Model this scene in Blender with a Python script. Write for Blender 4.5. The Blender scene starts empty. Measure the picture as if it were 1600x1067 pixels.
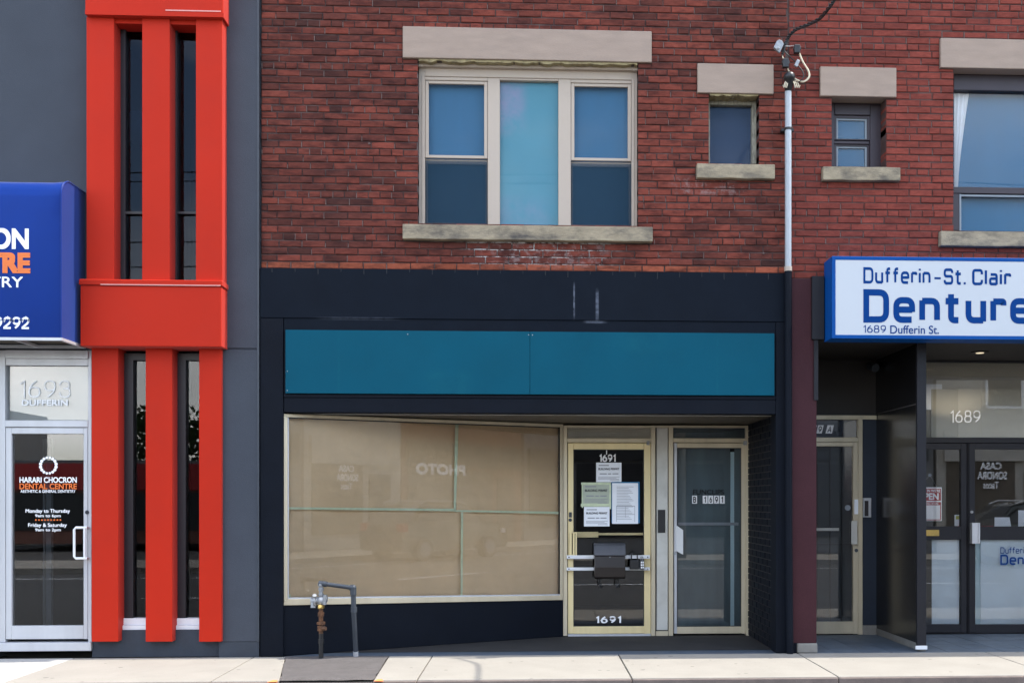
import bpy, math, random
from mathutils import Vector, noise as mnoise

random.seed(7)
S = bpy.context.scene
COL = S.collection
rad = math.radians

# ------------------------------------------------------------------ camera
D, H, FPX = 11.0, 1.6, 1650.0          # distance to the facade plane y=0, eye height, focal length in photo pixels
CX, CY, YAW = 908.0, 782.0, rad(2.7)
cam_data = bpy.data.cameras.new('camera')
cam = bpy.data.objects.new('camera', cam_data)
COL.objects.link(cam)
cam.location = (0, -D, H)
cam.rotation_euler = (rad(90), 0, -YAW)
cam_data.sensor_width = 36.0
cam_data.lens = 36.0 * FPX / 1600.0
cam_data.shift_x = (800.0 - CX) / 1600.0
cam_data.shift_y = (CY - 533.5) / 1600.0
cam_data.clip_end = 2000
S.camera = cam

# ------------------------------------------------------------------ light
SUN_EL, SUN_AZ = rad(62), rad(1.4)     # azimuth: from +x, a little behind the facades
SKY_STRENGTH, SUN_STRENGTH, EXPOSURE = 0.15, 2.0, 1.85
w = bpy.data.worlds.new('World')
S.world = w
w.use_nodes = True
nt = w.node_tree
nt.nodes.clear()
N = nt.nodes.new
out = N('ShaderNodeOutputWorld')
bg = N('ShaderNodeBackground')
sky = N('ShaderNodeTexSky')
sky.sky_type = 'NISHITA'
sky.sun_disc = False
sky.sun_elevation = SUN_EL
sky.sun_rotation = rad(90) - SUN_AZ
sky.air_density = 1.0
sky.dust_density = 0.8
tc = N('ShaderNodeTexCoord')
mp = N('ShaderNodeMapping')
mp.inputs['Scale'].default_value = (1.0, 1.0, 2.6)
mp.inputs['Location'].default_value = (7.7, 0.0, 2.0)
nz = N('ShaderNodeTexNoise')
nz.inputs['Scale'].default_value = 1.8
nz.inputs['Detail'].default_value = 8
nz.inputs['Roughness'].default_value = 0.55
cr = N('ShaderNodeMapRange')
cr.inputs['From Min'].default_value = 0.46
cr.inputs['From Max'].default_value = 0.68
mx = N('ShaderNodeMix')
mx.data_type = 'RGBA'
mx.inputs['B'].default_value = (10.5, 10.4, 10.2, 1)
nt.links.new(tc.outputs['Generated'], mp.inputs['Vector'])
nt.links.new(mp.outputs['Vector'], nz.inputs['Vector'])
nt.links.new(nz.outputs['Fac'], cr.inputs['Value'])
nt.links.new(cr.outputs['Result'], mx.inputs['Factor'])
nt.links.new(sky.outputs['Color'], mx.inputs['A'])
nt.links.new(mx.outputs['Result'], bg.inputs['Color'])
bg.inputs['Strength'].default_value = SKY_STRENGTH
nt.links.new(bg.outputs['Background'], out.inputs['Surface'])

sd = bpy.data.lights.new('sun', 'SUN')
sd.energy = SUN_STRENGTH
sd.angle = rad(0.5)
sd.color = (1.0, 0.95, 0.86)
sun = bpy.data.objects.new('sun', sd)
COL.objects.link(sun)
sdir = Vector((math.cos(SUN_EL) * math.cos(SUN_AZ), math.cos(SUN_EL) * math.sin(SUN_AZ), math.sin(SUN_EL)))
sun.rotation_euler = sdir.to_track_quat('Z', 'Y').to_euler()
sun.location = (10, 0, 20)

S.view_settings.view_transform = 'Standard'
S.view_settings.look = 'None'
S.view_settings.exposure = EXPOSURE
S.view_settings.gamma = 1
S.view_settings.use_curve_mapping = False

# ------------------------------------------------------------------ measuring: photo pixel -> point on a plane of the place
ca, sa = math.cos(YAW), math.sin(YAW)

def X(px, Y=0.0):
    t = (px - CX) / FPX
    W_ = Y + D
    return W_ * (sa + t * ca) / (ca - t * sa)

def Z(py, px, Y=0.0):
    x = X(px, Y)
    return H + (CY - py) / FPX * (x * sa + (Y + D) * ca)

def P(px, py, Y=0.0):
    return Vector((X(px, Y), Y, Z(py, px, Y)))

def ray(px, py):
    r = Vector((ca, -sa, 0)); f = Vector((sa, ca, 0))
    return f + r * ((px - CX) / FPX) + Vector((0, 0, 1)) * ((CY - py) / FPX)

CAM = Vector((0, -D, H))

def R(px0, py0, px1, py1, Y):
    pm = (px0 + px1) / 2
    return X(px0, Y), X(px1, Y), Z(py1, pm, Y), Z(py0, pm, Y)

# ------------------------------------------------------------------ materials
MAT = {}

def lnk(t, a, b):
    t.links.new(a, b)

def mat(name, col, rough=0.6, metal=0.0, var=0.12, vscale=6.0, bump=0.0, bscale=60.0, grime=0.0,
        grime_col=(0.03, 0.027, 0.024), gscale=1.6, spec=0.5, stretch=(1, 1, 1), coat=0.0, speck=0.0):
    m = bpy.data.materials.new(name)
    m.use_nodes = True
    t = m.node_tree
    b = t.nodes['Principled BSDF']
    n = t.nodes.new
    g = n('ShaderNodeNewGeometry')
    mp_ = n('ShaderNodeMapping')
    mp_.inputs['Scale'].default_value = stretch
    lnk(t, g.outputs['Position'], mp_.inputs['Vector'])
    a = n('ShaderNodeTexNoise')
    a.inputs['Scale'].default_value = vscale
    a.inputs['Detail'].default_value = 6
    a.inputs['Roughness'].default_value = 0.6
    lnk(t, mp_.outputs['Vector'], a.inputs['Vector'])
    mr = n('ShaderNodeMapRange')
    mr.inputs['From Min'].default_value = 0.25
    mr.inputs['From Max'].default_value = 0.75
    mr.inputs['To Min'].default_value = 1 - var
    mr.inputs['To Max'].default_value = 1 + var
    lnk(t, a.outputs['Fac'], mr.inputs['Value'])
    vm = n('ShaderNodeVectorMath')
    vm.operation = 'SCALE'
    vm.inputs[0].default_value = col[:3]
    lnk(t, mr.outputs['Result'], vm.inputs['Scale'])
    cur = vm.outputs['Vector']
    if speck:
        s = n('ShaderNodeTexNoise')
        s.inputs['Scale'].default_value = 240
        s.inputs['Detail'].default_value = 2
        lnk(t, g.outputs['Position'], s.inputs['Vector'])
        sr = n('ShaderNodeMapRange')
        sr.inputs['From Min'].default_value = 0.3
        sr.inputs['From Max'].default_value = 0.7
        sr.inputs['To Min'].default_value = 1 - speck
        sr.inputs['To Max'].default_value = 1 + speck
        lnk(t, s.outputs['Fac'], sr.inputs['Value'])
        v2 = n('ShaderNodeVectorMath')
        v2.operation = 'SCALE'
        lnk(t, cur, v2.inputs[0])
        lnk(t, sr.outputs['Result'], v2.inputs['Scale'])
        cur = v2.outputs['Vector']
    if grime:
        q = n('ShaderNodeTexNoise')
        q.inputs['Scale'].default_value = gscale
        q.inputs['Detail'].default_value = 9
        q.inputs['Roughness'].default_value = 0.65
        lnk(t, mp_.outputs['Vector'], q.inputs['Vector'])
        qr = n('ShaderNodeMapRange')
        qr.inputs['From Min'].default_value = 0.45
        qr.inputs['From Max'].default_value = 0.72
        qr.inputs['To Max'].default_value = grime
        lnk(t, q.outputs['Fac'], qr.inputs['Value'])
        mxx = n('ShaderNodeMix')
        mxx.data_type = 'RGBA'
        lnk(t, qr.outputs['Result'], mxx.inputs['Factor'])
        lnk(t, cur, mxx.inputs['A'])
        mxx.inputs['B'].default_value = (*grime_col, 1)
        cur = mxx.outputs['Result']
    lnk(t, cur, b.inputs['Base Color'])
    b.inputs['Roughness'].default_value = rough
    b.inputs['Metallic'].default_value = metal
    b.inputs['Specular IOR Level'].default_value = spec
    if coat:
        b.inputs['Coat Weight'].default_value = coat
    if bump:
        c = n('ShaderNodeTexNoise')
        c.inputs['Scale'].default_value = bscale
        c.inputs['Detail'].default_value = 5
        lnk(t, mp_.outputs['Vector'], c.inputs['Vector'])
        bp = n('ShaderNodeBump')
        bp.inputs['Strength'].default_value = bump
        bp.inputs['Distance'].default_value = 0.004
        lnk(t, c.outputs['Fac'], bp.inputs['Height'])
        lnk(t, bp.outputs['Normal'], b.inputs['Normal'])
    m['final'] = name
    MAT[name] = m
    return m

def add_mask_tint(m, boxes, colour, noise_scale=9.0, thr=(0.45, 0.62)):
    """stains, or a painted sheen, with a shape of their own: soft boxes in x/z broken up by noise, mixed over the base colour"""
    t = m.node_tree
    b = t.nodes['Principled BSDF']
    n = t.nodes.new
    cur = b.inputs['Base Color'].links[0].from_socket
    g = n('ShaderNodeNewGeometry')
    sp = n('ShaderNodeSeparateXYZ')
    lnk(t, g.outputs['Position'], sp.inputs[0])
    nz_ = n('ShaderNodeTexNoise')
    nz_.inputs['Scale'].default_value = noise_scale
    nz_.inputs['Detail'].default_value = 8
    nz_.inputs['Roughness'].default_value = 0.7
    lnk(t, g.outputs['Position'], nz_.inputs['Vector'])
    nr = n('ShaderNodeMapRange')
    nr.inputs['From Min'].default_value = thr[0]
    nr.inputs['From Max'].default_value = thr[1]
    lnk(t, nz_.outputs['Fac'], nr.inputs['Value'])
    for (x, hw, z, hz, amt) in boxes:
        fac = None
        for (axis, c, h_) in (('X', x, hw), ('Z', z, hz)):
            s = n('ShaderNodeMath'); s.operation = 'SUBTRACT'
            lnk(t, sp.outputs[axis], s.inputs[0]); s.inputs[1].default_value = c
            ab = n('ShaderNodeMath'); ab.operation = 'ABSOLUTE'
            lnk(t, s.outputs[0], ab.inputs[0])
            r_ = n('ShaderNodeMapRange')
            r_.interpolation_type = 'SMOOTHSTEP'
            r_.inputs['From Min'].default_value = h_ * 0.4
            r_.inputs['From Max'].default_value = h_
            r_.inputs['To Min'].default_value = 1
            r_.inputs['To Max'].default_value = 0
            lnk(t, ab.outputs[0], r_.inputs['Value'])
            if fac is None:
                fac = r_.outputs[0]
            else:
                mu = n('ShaderNodeMath'); mu.operation = 'MULTIPLY'
                lnk(t, fac, mu.inputs[0]); lnk(t, r_.outputs[0], mu.inputs[1]); fac = mu.outputs[0]
        mu = n('ShaderNodeMath'); mu.operation = 'MULTIPLY'
        lnk(t, fac, mu.inputs[0]); lnk(t, nr.outputs[0], mu.inputs[1])
        mu2 = n('ShaderNodeMath'); mu2.operation = 'MULTIPLY'
        lnk(t, mu.outputs[0], mu2.inputs[0]); mu2.inputs[1].default_value = amt
        mxx = n('ShaderNodeMix'); mxx.data_type = 'RGBA'
        lnk(t, mu2.outputs[0], mxx.inputs['Factor']); lnk(t, cur, mxx.inputs['A'])
        mxx.inputs['B'].default_value = (*colour, 1)
        cur = mxx.outputs['Result']
    lnk(t, cur, b.inputs['Base Color'])

def brick_mat(name, source, soot):
    m = mat(name, (1, 1, 1), rough=0.9, var=0.25, vscale=30, bump=0.6, bscale=110, spec=0.12, speck=0.15,
            grime=soot, grime_col=(0.024, 0.011, 0.011), gscale=11.0, stretch=(.45, 1, 1.3))
    t = m.node_tree
    n = t.nodes.new
    if source == 'object':
        c = n('ShaderNodeObjectInfo').outputs['Color']
    else:
        a = n('ShaderNodeAttribute'); a.attribute_name = 'tint'
        c = a.outputs['Color']
    b = t.nodes['Principled BSDF']
    cur = [q for q in t.nodes if q.type == 'VECT_MATH'][0]
    lnk(t, c, cur.inputs[0])
    return m

def glass(name, tint=(1, 1, 1), ior=1.5, gain=1.0, rough=0.0, bumpy=0.0):
    m = bpy.data.materials.new(name)
    m.use_nodes = True
    t = m.node_tree
    t.nodes.clear()
    n = t.nodes.new
    o = n('ShaderNodeOutputMaterial')
    mxs = n('ShaderNodeMixShader')
    fr = n('ShaderNodeFresnel'); fr.inputs['IOR'].default_value = ior
    mu = n('ShaderNodeMath'); mu.operation = 'MULTIPLY'; mu.use_clamp = True
    mu.inputs[1].default_value = gain
    tr = n('ShaderNodeBsdfTransparent'); tr.inputs['Color'].default_value = (*tint, 1)
    gl = n('ShaderNodeBsdfGlossy'); gl.inputs['Roughness'].default_value = rough
    lnk(t, fr.outputs[0], mu.inputs[0]); lnk(t, mu.outputs[0], mxs.inputs[0])
    lnk(t, tr.outputs[0], mxs.inputs[1]); lnk(t, gl.outputs[0], mxs.inputs[2])
    lnk(t, mxs.outputs[0], o.inputs['Surface'])
    if bumpy:
        g = n('ShaderNodeNewGeometry'); q = n('ShaderNodeTexNoise')
        q.inputs['Scale'].default_value = 1.3; q.inputs['Detail'].default_value = 1
        lnk(t, g.outputs['Position'], q.inputs['Vector'])
        bp = n('ShaderNodeBump'); bp.inputs['Strength'].default_value = bumpy; bp.inputs['Distance'].default_value = 0.02
        lnk(t, q.outputs['Fac'], bp.inputs['Height']); lnk(t, bp.outputs['Normal'], gl.inputs['Normal'])
    MAT[name] = m
    return m

def screen_mat(name, col, alpha):
    m = bpy.data.materials.new(name); m.use_nodes = True
    t = m.node_tree; t.nodes.clear(); n = t.nodes.new
    o = n('ShaderNodeOutputMaterial'); mxs = n('ShaderNodeMixShader'); mxs.inputs[0].default_value = alpha
    tr = n('ShaderNodeBsdfTransparent'); df = n('ShaderNodeBsdfDiffuse'); df.inputs['Color'].default_value = (*col, 1)
    lnk(t, tr.outputs[0], mxs.inputs[1]); lnk(t, df.outputs[0], mxs.inputs[2]); lnk(t, mxs.outputs[0], o.inputs['Surface'])
    MAT[name] = m

mat('stucco', (0.046, 0.053, 0.067), 0.9, var=0.10, vscale=2.0, bump=0.5, bscale=130, speck=0.22)
mat('stucco_base', (0.036, 0.044, 0.058), 0.9, var=0.15, vscale=3.0, bump=0.5, bscale=130, speck=0.2, grime=0.3)
mat('red_panel', (0.46, 0.021, 0.007), 0.55, var=0.05, vscale=1.5, bump=0.06, bscale=9, spec=0.12, grime=0.10, grime_col=(0.25, 0.03, 0.025), gscale=2.5)
mat('dark_frame', (0.012, 0.010, 0.013), 0.45, var=0.2)
mat('awning_blue', (0.0002, 0.022, 0.165), 0.45, var=0.06, vscale=3, bump=0.15, bscale=4, spec=0.10, grime=0.15, grime_col=(0.003, 0.03, 0.16), gscale=2)
mat('white_paint', (0.72, 0.73, 0.74), 0.5, var=0.05)
mat('white_vinyl', (0.88, 0.88, 0.88), 0.5, var=0.02)
mat('orange_vinyl', (0.75, 0.16, 0.02), 0.5, var=0.02)
mat('silver_alu', (0.52, 0.53, 0.55), 0.42, 0.35, var=0.08, vscale=5, stretch=(1, 1, 0.2), grime=0.15)
mat('mortar', (0.045, 0.026, 0.024), 0.95, var=0.3, vscale=14, bump=0.5, bscale=90, grime=0.35, grime_col=(0.22, 0.17, 0.15), gscale=5)  # mortar kept dark, shadow of the bed joints put into its colour
mat('mortar_clean', (0.060, 0.028, 0.024), 0.95, var=0.3, vscale=14, bump=0.5, bscale=90, grime=0.3, grime_col=(0.2, 0.13, 0.11), gscale=5)
brick_mat('sooty_brick_single', 'object', .85)
brick_mat('sooty_brick_joined', 'attr', .85)
brick_mat('red_brick_single', 'object', .40)
brick_mat('red_brick_joined', 'attr', .40)
mat('pointing', (0.125, 0.080, 0.070), 0.95, var=0.4, vscale=14, bump=0.5, bscale=90)
mat('limestone', (0.32, 0.240, 0.188), 0.85, var=0.10, vscale=4, bump=0.6, bscale=50, stretch=(.8, 1, 3.5), speck=0.16, grime=0.35, grime_col=(0.20, 0.155, 0.125), gscale=2.2)
mat('sill_stone', (0.30, 0.245, 0.165), 0.9, var=0.28, vscale=11, bump=0.9, bscale=40, speck=0.2, grime=0.95, grime_col=(0.055, 0.05, 0.048), gscale=6, stretch=(.6, 1, 1.4))
mat('old_paint', (0.30, 0.24, 0.12), 0.8, var=0.3, vscale=20, grime=0.8, grime_col=(0.09, 0.06, 0.03), gscale=14)
mat('cream_trim', (0.44, 0.36, 0.29), 0.6, var=0.10, vscale=6, bump=0.15, bscale=30, grime=0.25, grime_col=(0.22, 0.18, 0.12), gscale=6)
mat('weathered_wood', (0.30, 0.28, 0.22), 0.85, var=0.3, vscale=20, bump=0.5, bscale=60, grime=0.8, grime_col=(0.05, 0.04, 0.035), gscale=12, stretch=(3, 3, 0.8))
mat('plum_frame', (0.028, 0.018, 0.025), 0.5, var=0.15)
mat('sash_grey', (0.22, 0.25, 0.28), 0.5, var=0.1)
mat('black_paint', (0.0026, 0.0046, 0.0095), 0.68, var=0.18, vscale=3, bump=0.35, bscale=75, speck=0.15, grime=0.2, grime_col=(0.008, 0.010, 0.014), gscale=2.2, spec=0.14)
mat('black_fascia', (0.0022, 0.0052, 0.0112), 0.66, var=0.15, vscale=3, bump=0.2, bscale=60, speck=0.12, grime=0.2, grime_col=(0.008, 0.011, 0.016), gscale=1.5, spec=0.12)
mat('teal_board', (0.0012, 0.070, 0.112), 0.65, spec=0.10, var=0.10, vscale=1.4, bump=0.06, bscale=10, grime=0.12, grime_col=(0.008, 0.06, 0.085), gscale=1.2, speck=0.05)
mat('soffit_brown', (0.075, 0.06, 0.04), 0.6, var=0.2, vscale=4, grime=0.4)
mat('gold_alu', (0.60, 0.52, 0.37), 0.42, 0.25, var=0.09, vscale=5, stretch=(1, 1, 0.15), grime=0.25, grime_col=(0.20, 0.16, 0.09), gscale=4)
mat('gold_door', (0.80, 0.66, 0.36), 0.38, 0.2, var=0.07, vscale=5, stretch=(1, 1, 0.15), grime=0.2, grime_col=(0.26, 0.2, 0.1), gscale=4)
mat('beige_panel', (0.58, 0.57, 0.52), 0.5, 0.2, var=0.08, vscale=4, grime=0.25, grime_col=(0.17, 0.15, 0.11), gscale=3)
mat('kraft_paper', (0.73, 0.53, 0.31), 0.8, var=0.09, vscale=1.6, bump=1.0, bscale=14, speck=0.06, grime=0.22, grime_col=(0.52, 0.34, 0.17), gscale=1.1)
mat('masking_tape', (0.60, 0.68, 0.46), 0.7, var=0.12, vscale=20)
mat('dark_room', (0.014, 0.013, 0.013), 0.9, var=0.4, vscale=3)
mat('grey_room', (0.10, 0.095, 0.085), 0.9, var=0.3, vscale=2)
mat('entry_floor', (0.045, 0.066, 0.095), 0.7, var=0.2, vscale=5, bump=0.3, bscale=40, grime=0.4, grime_col=(0.09, 0.09, 0.085), gscale=3)
mat('floor_tile', (0.075, 0.098, 0.125), 0.55, var=0.2, vscale=6, bump=0.15, bscale=40, grime=0.3, grime_col=(0.05, 0.05, 0.05), gscale=4)
mat('blind_blue', (0.022, 0.112, 0.215), 0.8, var=0.06, vscale=1.5, stretch=(5, 5, 1))
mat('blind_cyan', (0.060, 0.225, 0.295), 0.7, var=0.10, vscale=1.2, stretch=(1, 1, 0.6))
mat('blind_navy', (0.008, 0.030, 0.075), 0.8, var=0.1, vscale=2)
mat('kraft_dim', (0.30, 0.27, 0.20), 0.8, var=0.1, vscale=2)
mat('indoor_taupe', (0.48, 0.45, 0.36), 0.8, var=0.06, vscale=2)
mat('indoor_beige', (0.60, 0.56, 0.45), 0.8, var=0.08, vscale=2)
mat('curtain_white', (0.62, 0.66, 0.70), 0.8, var=0.1, vscale=8, stretch=(6, 6, 0.3))
mat('frost_film', (0.62, 0.72, 0.78), 0.6, var=0.12, vscale=1.5)
mat('frost_grey', (0.34, 0.37, 0.36), 0.6, var=0.08, vscale=2)
mat('frost_dark', (0.060, 0.098, 0.112), 0.5, var=0.35, vscale=1.6, speck=0.25, stretch=(2.5, 2.5, 0.5))
mat('frost_pale', (0.42, 0.58, 0.63), 0.5, var=0.2, vscale=1.6, speck=0.1, stretch=(2.5, 2.5, 0.4))
mat('maroon_paint', (0.046, 0.016, 0.020), 0.7, spec=0.15, var=0.12, vscale=5, bump=0.4, bscale=70, speck=0.2)
mat('charcoal_paint', (0.011, 0.011, 0.0145), 0.55, spec=0.3, var=0.12, vscale=3, bump=0.05, bscale=40)
mat('brown_black', (0.016, 0.012, 0.010), 0.6, var=0.25, vscale=3, grime=0.2)
mat('black_gloss', (0.008, 0.008, 0.009), 0.22, var=0.3, vscale=3, bump=0.08, bscale=3, grime=0.15, grime_col=(0.03, 0.027, 0.02))
mat('navy_panel', (0.010, 0.018, 0.034), 0.5, var=0.15)
mat('door_grille', (0.028, 0.034, 0.038), 0.55, var=0.15, vscale=4)
mat('sign_white', (0.50, 0.525, 0.55), 0.4, var=0.03, vscale=1.5, spec=0.3, grime=0.06, grime_col=(0.4, 0.41, 0.40), gscale=3)
mat('sign_blue', (0.001, 0.062, 0.26), 0.5, var=0.04, spec=0.12)
mat('letter_blue', (0.001, 0.040, 0.185), 0.6, var=0.02, spec=0.08)
mat('block_stone', (0.20, 0.19, 0.17), 0.9, var=0.15, vscale=10, bump=0.4)
mat('concrete', (0.272, 0.25, 0.215), 0.9, var=0.07, vscale=2.0, bump=0.35, bscale=120, speck=0.10, grime=0.22, grime_col=(0.19, 0.17, 0.145), gscale=2.6)
mat('concrete_pale', (0.36, 0.345, 0.32), 0.9, var=0.05, vscale=2.0, bump=0.35, bscale=120, speck=0.10)
mat('curb_stone', (0.20, 0.155, 0.13), 0.95, var=0.15, vscale=8, bump=0.6, bscale=70, speck=0.2, grime=0.4, grime_col=(0.1, 0.085, 0.075), gscale=5)
def add_spots(m, scale, thr, colour, amt):
    t = m.node_tree; b = t.nodes['Principled BSDF']; n = t.nodes.new
    cur = b.inputs['Base Color'].links[0].from_socket
    g = n('ShaderNodeNewGeometry'); v = n('ShaderNodeTexVoronoi'); v.inputs['Scale'].default_value = scale
    lnk(t, g.outputs['Position'], v.inputs['Vector'])
    q = n('ShaderNodeTexNoise'); q.inputs['Scale'].default_value = 1.1
    lnk(t, g.outputs['Position'], q.inputs['Vector'])
    mu = n('ShaderNodeMath'); mu.operation = 'MULTIPLY'; mu.inputs[1].default_value = thr * 2
    lnk(t, q.outputs['Fac'], mu.inputs[0])
    lt = n('ShaderNodeMath'); lt.operation = 'LESS_THAN'
    lnk(t, v.outputs['Distance'], lt.inputs[0]); lnk(t, mu.outputs[0], lt.inputs[1])
    m2 = n('ShaderNodeMath'); m2.operation = 'MULTIPLY'; m2.inputs[1].default_value = amt
    lnk(t, lt.outputs[0], m2.inputs[0])
    x = n('ShaderNodeMix'); x.data_type = 'RGBA'
    lnk(t, m2.outputs[0], x.inputs['Factor']); lnk(t, cur, x.inputs['A']); x.inputs['B'].default_value = (*colour, 1)
    lnk(t, x.outputs['Result'], b.inputs['Base Color'])
for nm in ('concrete', 'concrete_pale'):
    add_spots(MAT[nm], 4.5, .085, (.09, .08, .07), .6)
    add_spots(MAT[nm], 23, .12, (.16, .14, .125), .5)
mat('asphalt', (0.055, 0.054, 0.052), 0.95, var=0.15, vscale=3, bump=0.6, bscale=150, speck=0.3)
mat('asphalt_light', (0.090, 0.080, 0.076), 0.95, var=0.18, vscale=7, bump=1.0, bscale=130, speck=0.35, grime=0.35, grime_col=(0.06, 0.055, 0.052), gscale=6)
mat('joint_dark', (0.06, 0.05, 0.045), 0.95, var=0.2)
mat('marking_orange', (0.85, 0.24, 0.07), 0.8, var=0.2, vscale=20)
mat('rust', (0.12, 0.052, 0.022), 0.85, var=0.6, vscale=22, bump=0.8, bscale=60, grime=0.9, grime_col=(0.035, 0.026, 0.022), gscale=9)
mat('galvanised', (0.30, 0.31, 0.32), 0.45, 0.4, var=0.35, vscale=30, grime=0.4)
mat('steel_grey', (0.040, 0.048, 0.060), 0.5, 0.2, var=0.15, vscale=12, bump=0.2)
mat('lamp_glow', (0.8, 0.7, 0.5), 0.5)
_b = MAT['lamp_glow'].node_tree.nodes['Principled BSDF']
_b.inputs['Emission Color'].default_value = (1, .82, .55, 1); _b.inputs['Emission Strength'].default_value = .25
mat('brass', (0.55, 0.38, 0.12), 0.35, 0.8, var=0.15, vscale=20)
mat('conduit_white', (0.36, 0.385, 0.41), 0.5, 0.15, var=0.12, vscale=8, grime=0.25, grime_col=(0.3, 0.29, 0.27), gscale=6, stretch=(4, 4, 1))
mat('black_plastic', (0.012, 0.012, 0.013), 0.42, var=0.1)
mat('cable_black', (0.012, 0.012, 0.012), 0.6, var=0.1)
mat('cable_cream', (0.60, 0.52, 0.38), 0.6, var=0.1)
mat('paper_white', (0.85, 0.88, 0.92), 0.8, var=0.03)
mat('paper_green', (0.45, 0.50, 0.40), 0.8, var=0.03)
mat('paper_blue', (0.02, 0.17, 0.36), 0.7, var=0.05)
mat('ink_grey', (0.30, 0.31, 0.34), 0.8, var=0.1)
mat('ink_dark', (0.05, 0.05, 0.06), 0.8, var=0.1)
mat('ink_faint', (0.010, 0.014, 0.016), 0.8, var=0.1)
mat('etched', (0.85, 0.86, 0.86), 0.6, var=0.05)
mat('poster_red', (0.42, 0.012, 0.02), 0.5, var=0.05)
mat('card_yellow', (0.50, 0.52, 0.12), 0.6, var=0.1)
mat('mail_black', (0.016, 0.011, 0.009), 0.35, 0.1, var=0.2, vscale=6, coat=0.2)
mat('mail_lid', (0.065, 0.068, 0.078), 0.35, 0.1, var=0.2, vscale=6)
mat('leaf_a', (0.045, 0.095, 0.022), 0.6, var=0.4, vscale=3)
mat('bark', (0.09, 0.07, 0.05), 0.9, var=0.3)
mat('far_brick', (0.20, 0.085, 0.06), 0.9, var=0.2)
mat('far_render', (0.42, 0.39, 0.34), 0.9, var=0.1)
mat('far_grey', (0.17, 0.17, 0.17), 0.9, var=0.1)
mat('far_black', (0.012, 0.012, 0.013), 0.5, var=0.1)
mat('far_red', (0.38, 0.02, 0.02), 0.6, var=0.1)
mat('car_paint', (0.03, 0.033, 0.038), 0.25, 0.3, var=0.05, coat=0.8)
mat('rubber', (0.012, 0.012, 0.012), 0.8, var=0.1)
mat('lamp_red', (0.5, 0.01, 0.01), 0.2, var=0.05)
glass('window_glass', ior=1.5, gain=.34, bumpy=0.03)
glass('old_glass', ior=1.5, gain=.16)
glass('fin_glass', ior=1.5, gain=.8, bumpy=0.006)
glass('clinic_glass', ior=1.6, gain=1.5, bumpy=0.006)
glass('shop_glass', ior=1.55, gain=1.1, bumpy=0.008)
glass('door_glass', ior=1.6, gain=1.25, bumpy=0.006)
glass('tinted_glass', tint=(0.35, 0.42, 0.55), ior=1.5, gain=.5, bumpy=0.006)
screen_mat('insect_screen', (0.028, 0.058, 0.09), 0.5)

for nm, wgt in (('awning_blue', .45), ('red_panel', .20)):
    _b = MAT[nm].node_tree.nodes['Principled BSDF']
    _b.inputs['Sheen Weight'].default_value = wgt; _b.inputs['Sheen Roughness'].default_value = .3
add_mask_tint(MAT['blind_cyan'], [(X(790), .26, Z(150, 790), .40, .75), (X(800), .5, Z(335, 800), .30, .35)], (.30, .22, .36), 2.2, (.36, .66))  # pinkish sheen of the pane painted into the blind colour
add_mask_tint(MAT['teal_board'], [(X(700), .30, Z(600, 700), .18, .5), (X(1000), .45, Z(535, 1000), .14, .4), (X(530), .02, Z(560, 530), .5, .5), (X(1120), .015, Z(570, 1120), .45, .5)], (.006, .10, .135), 5, (.42, .7))
# ------------------------------------------------------------------ mesh builders
WL = {}                                  # world location of each object's origin

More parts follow.
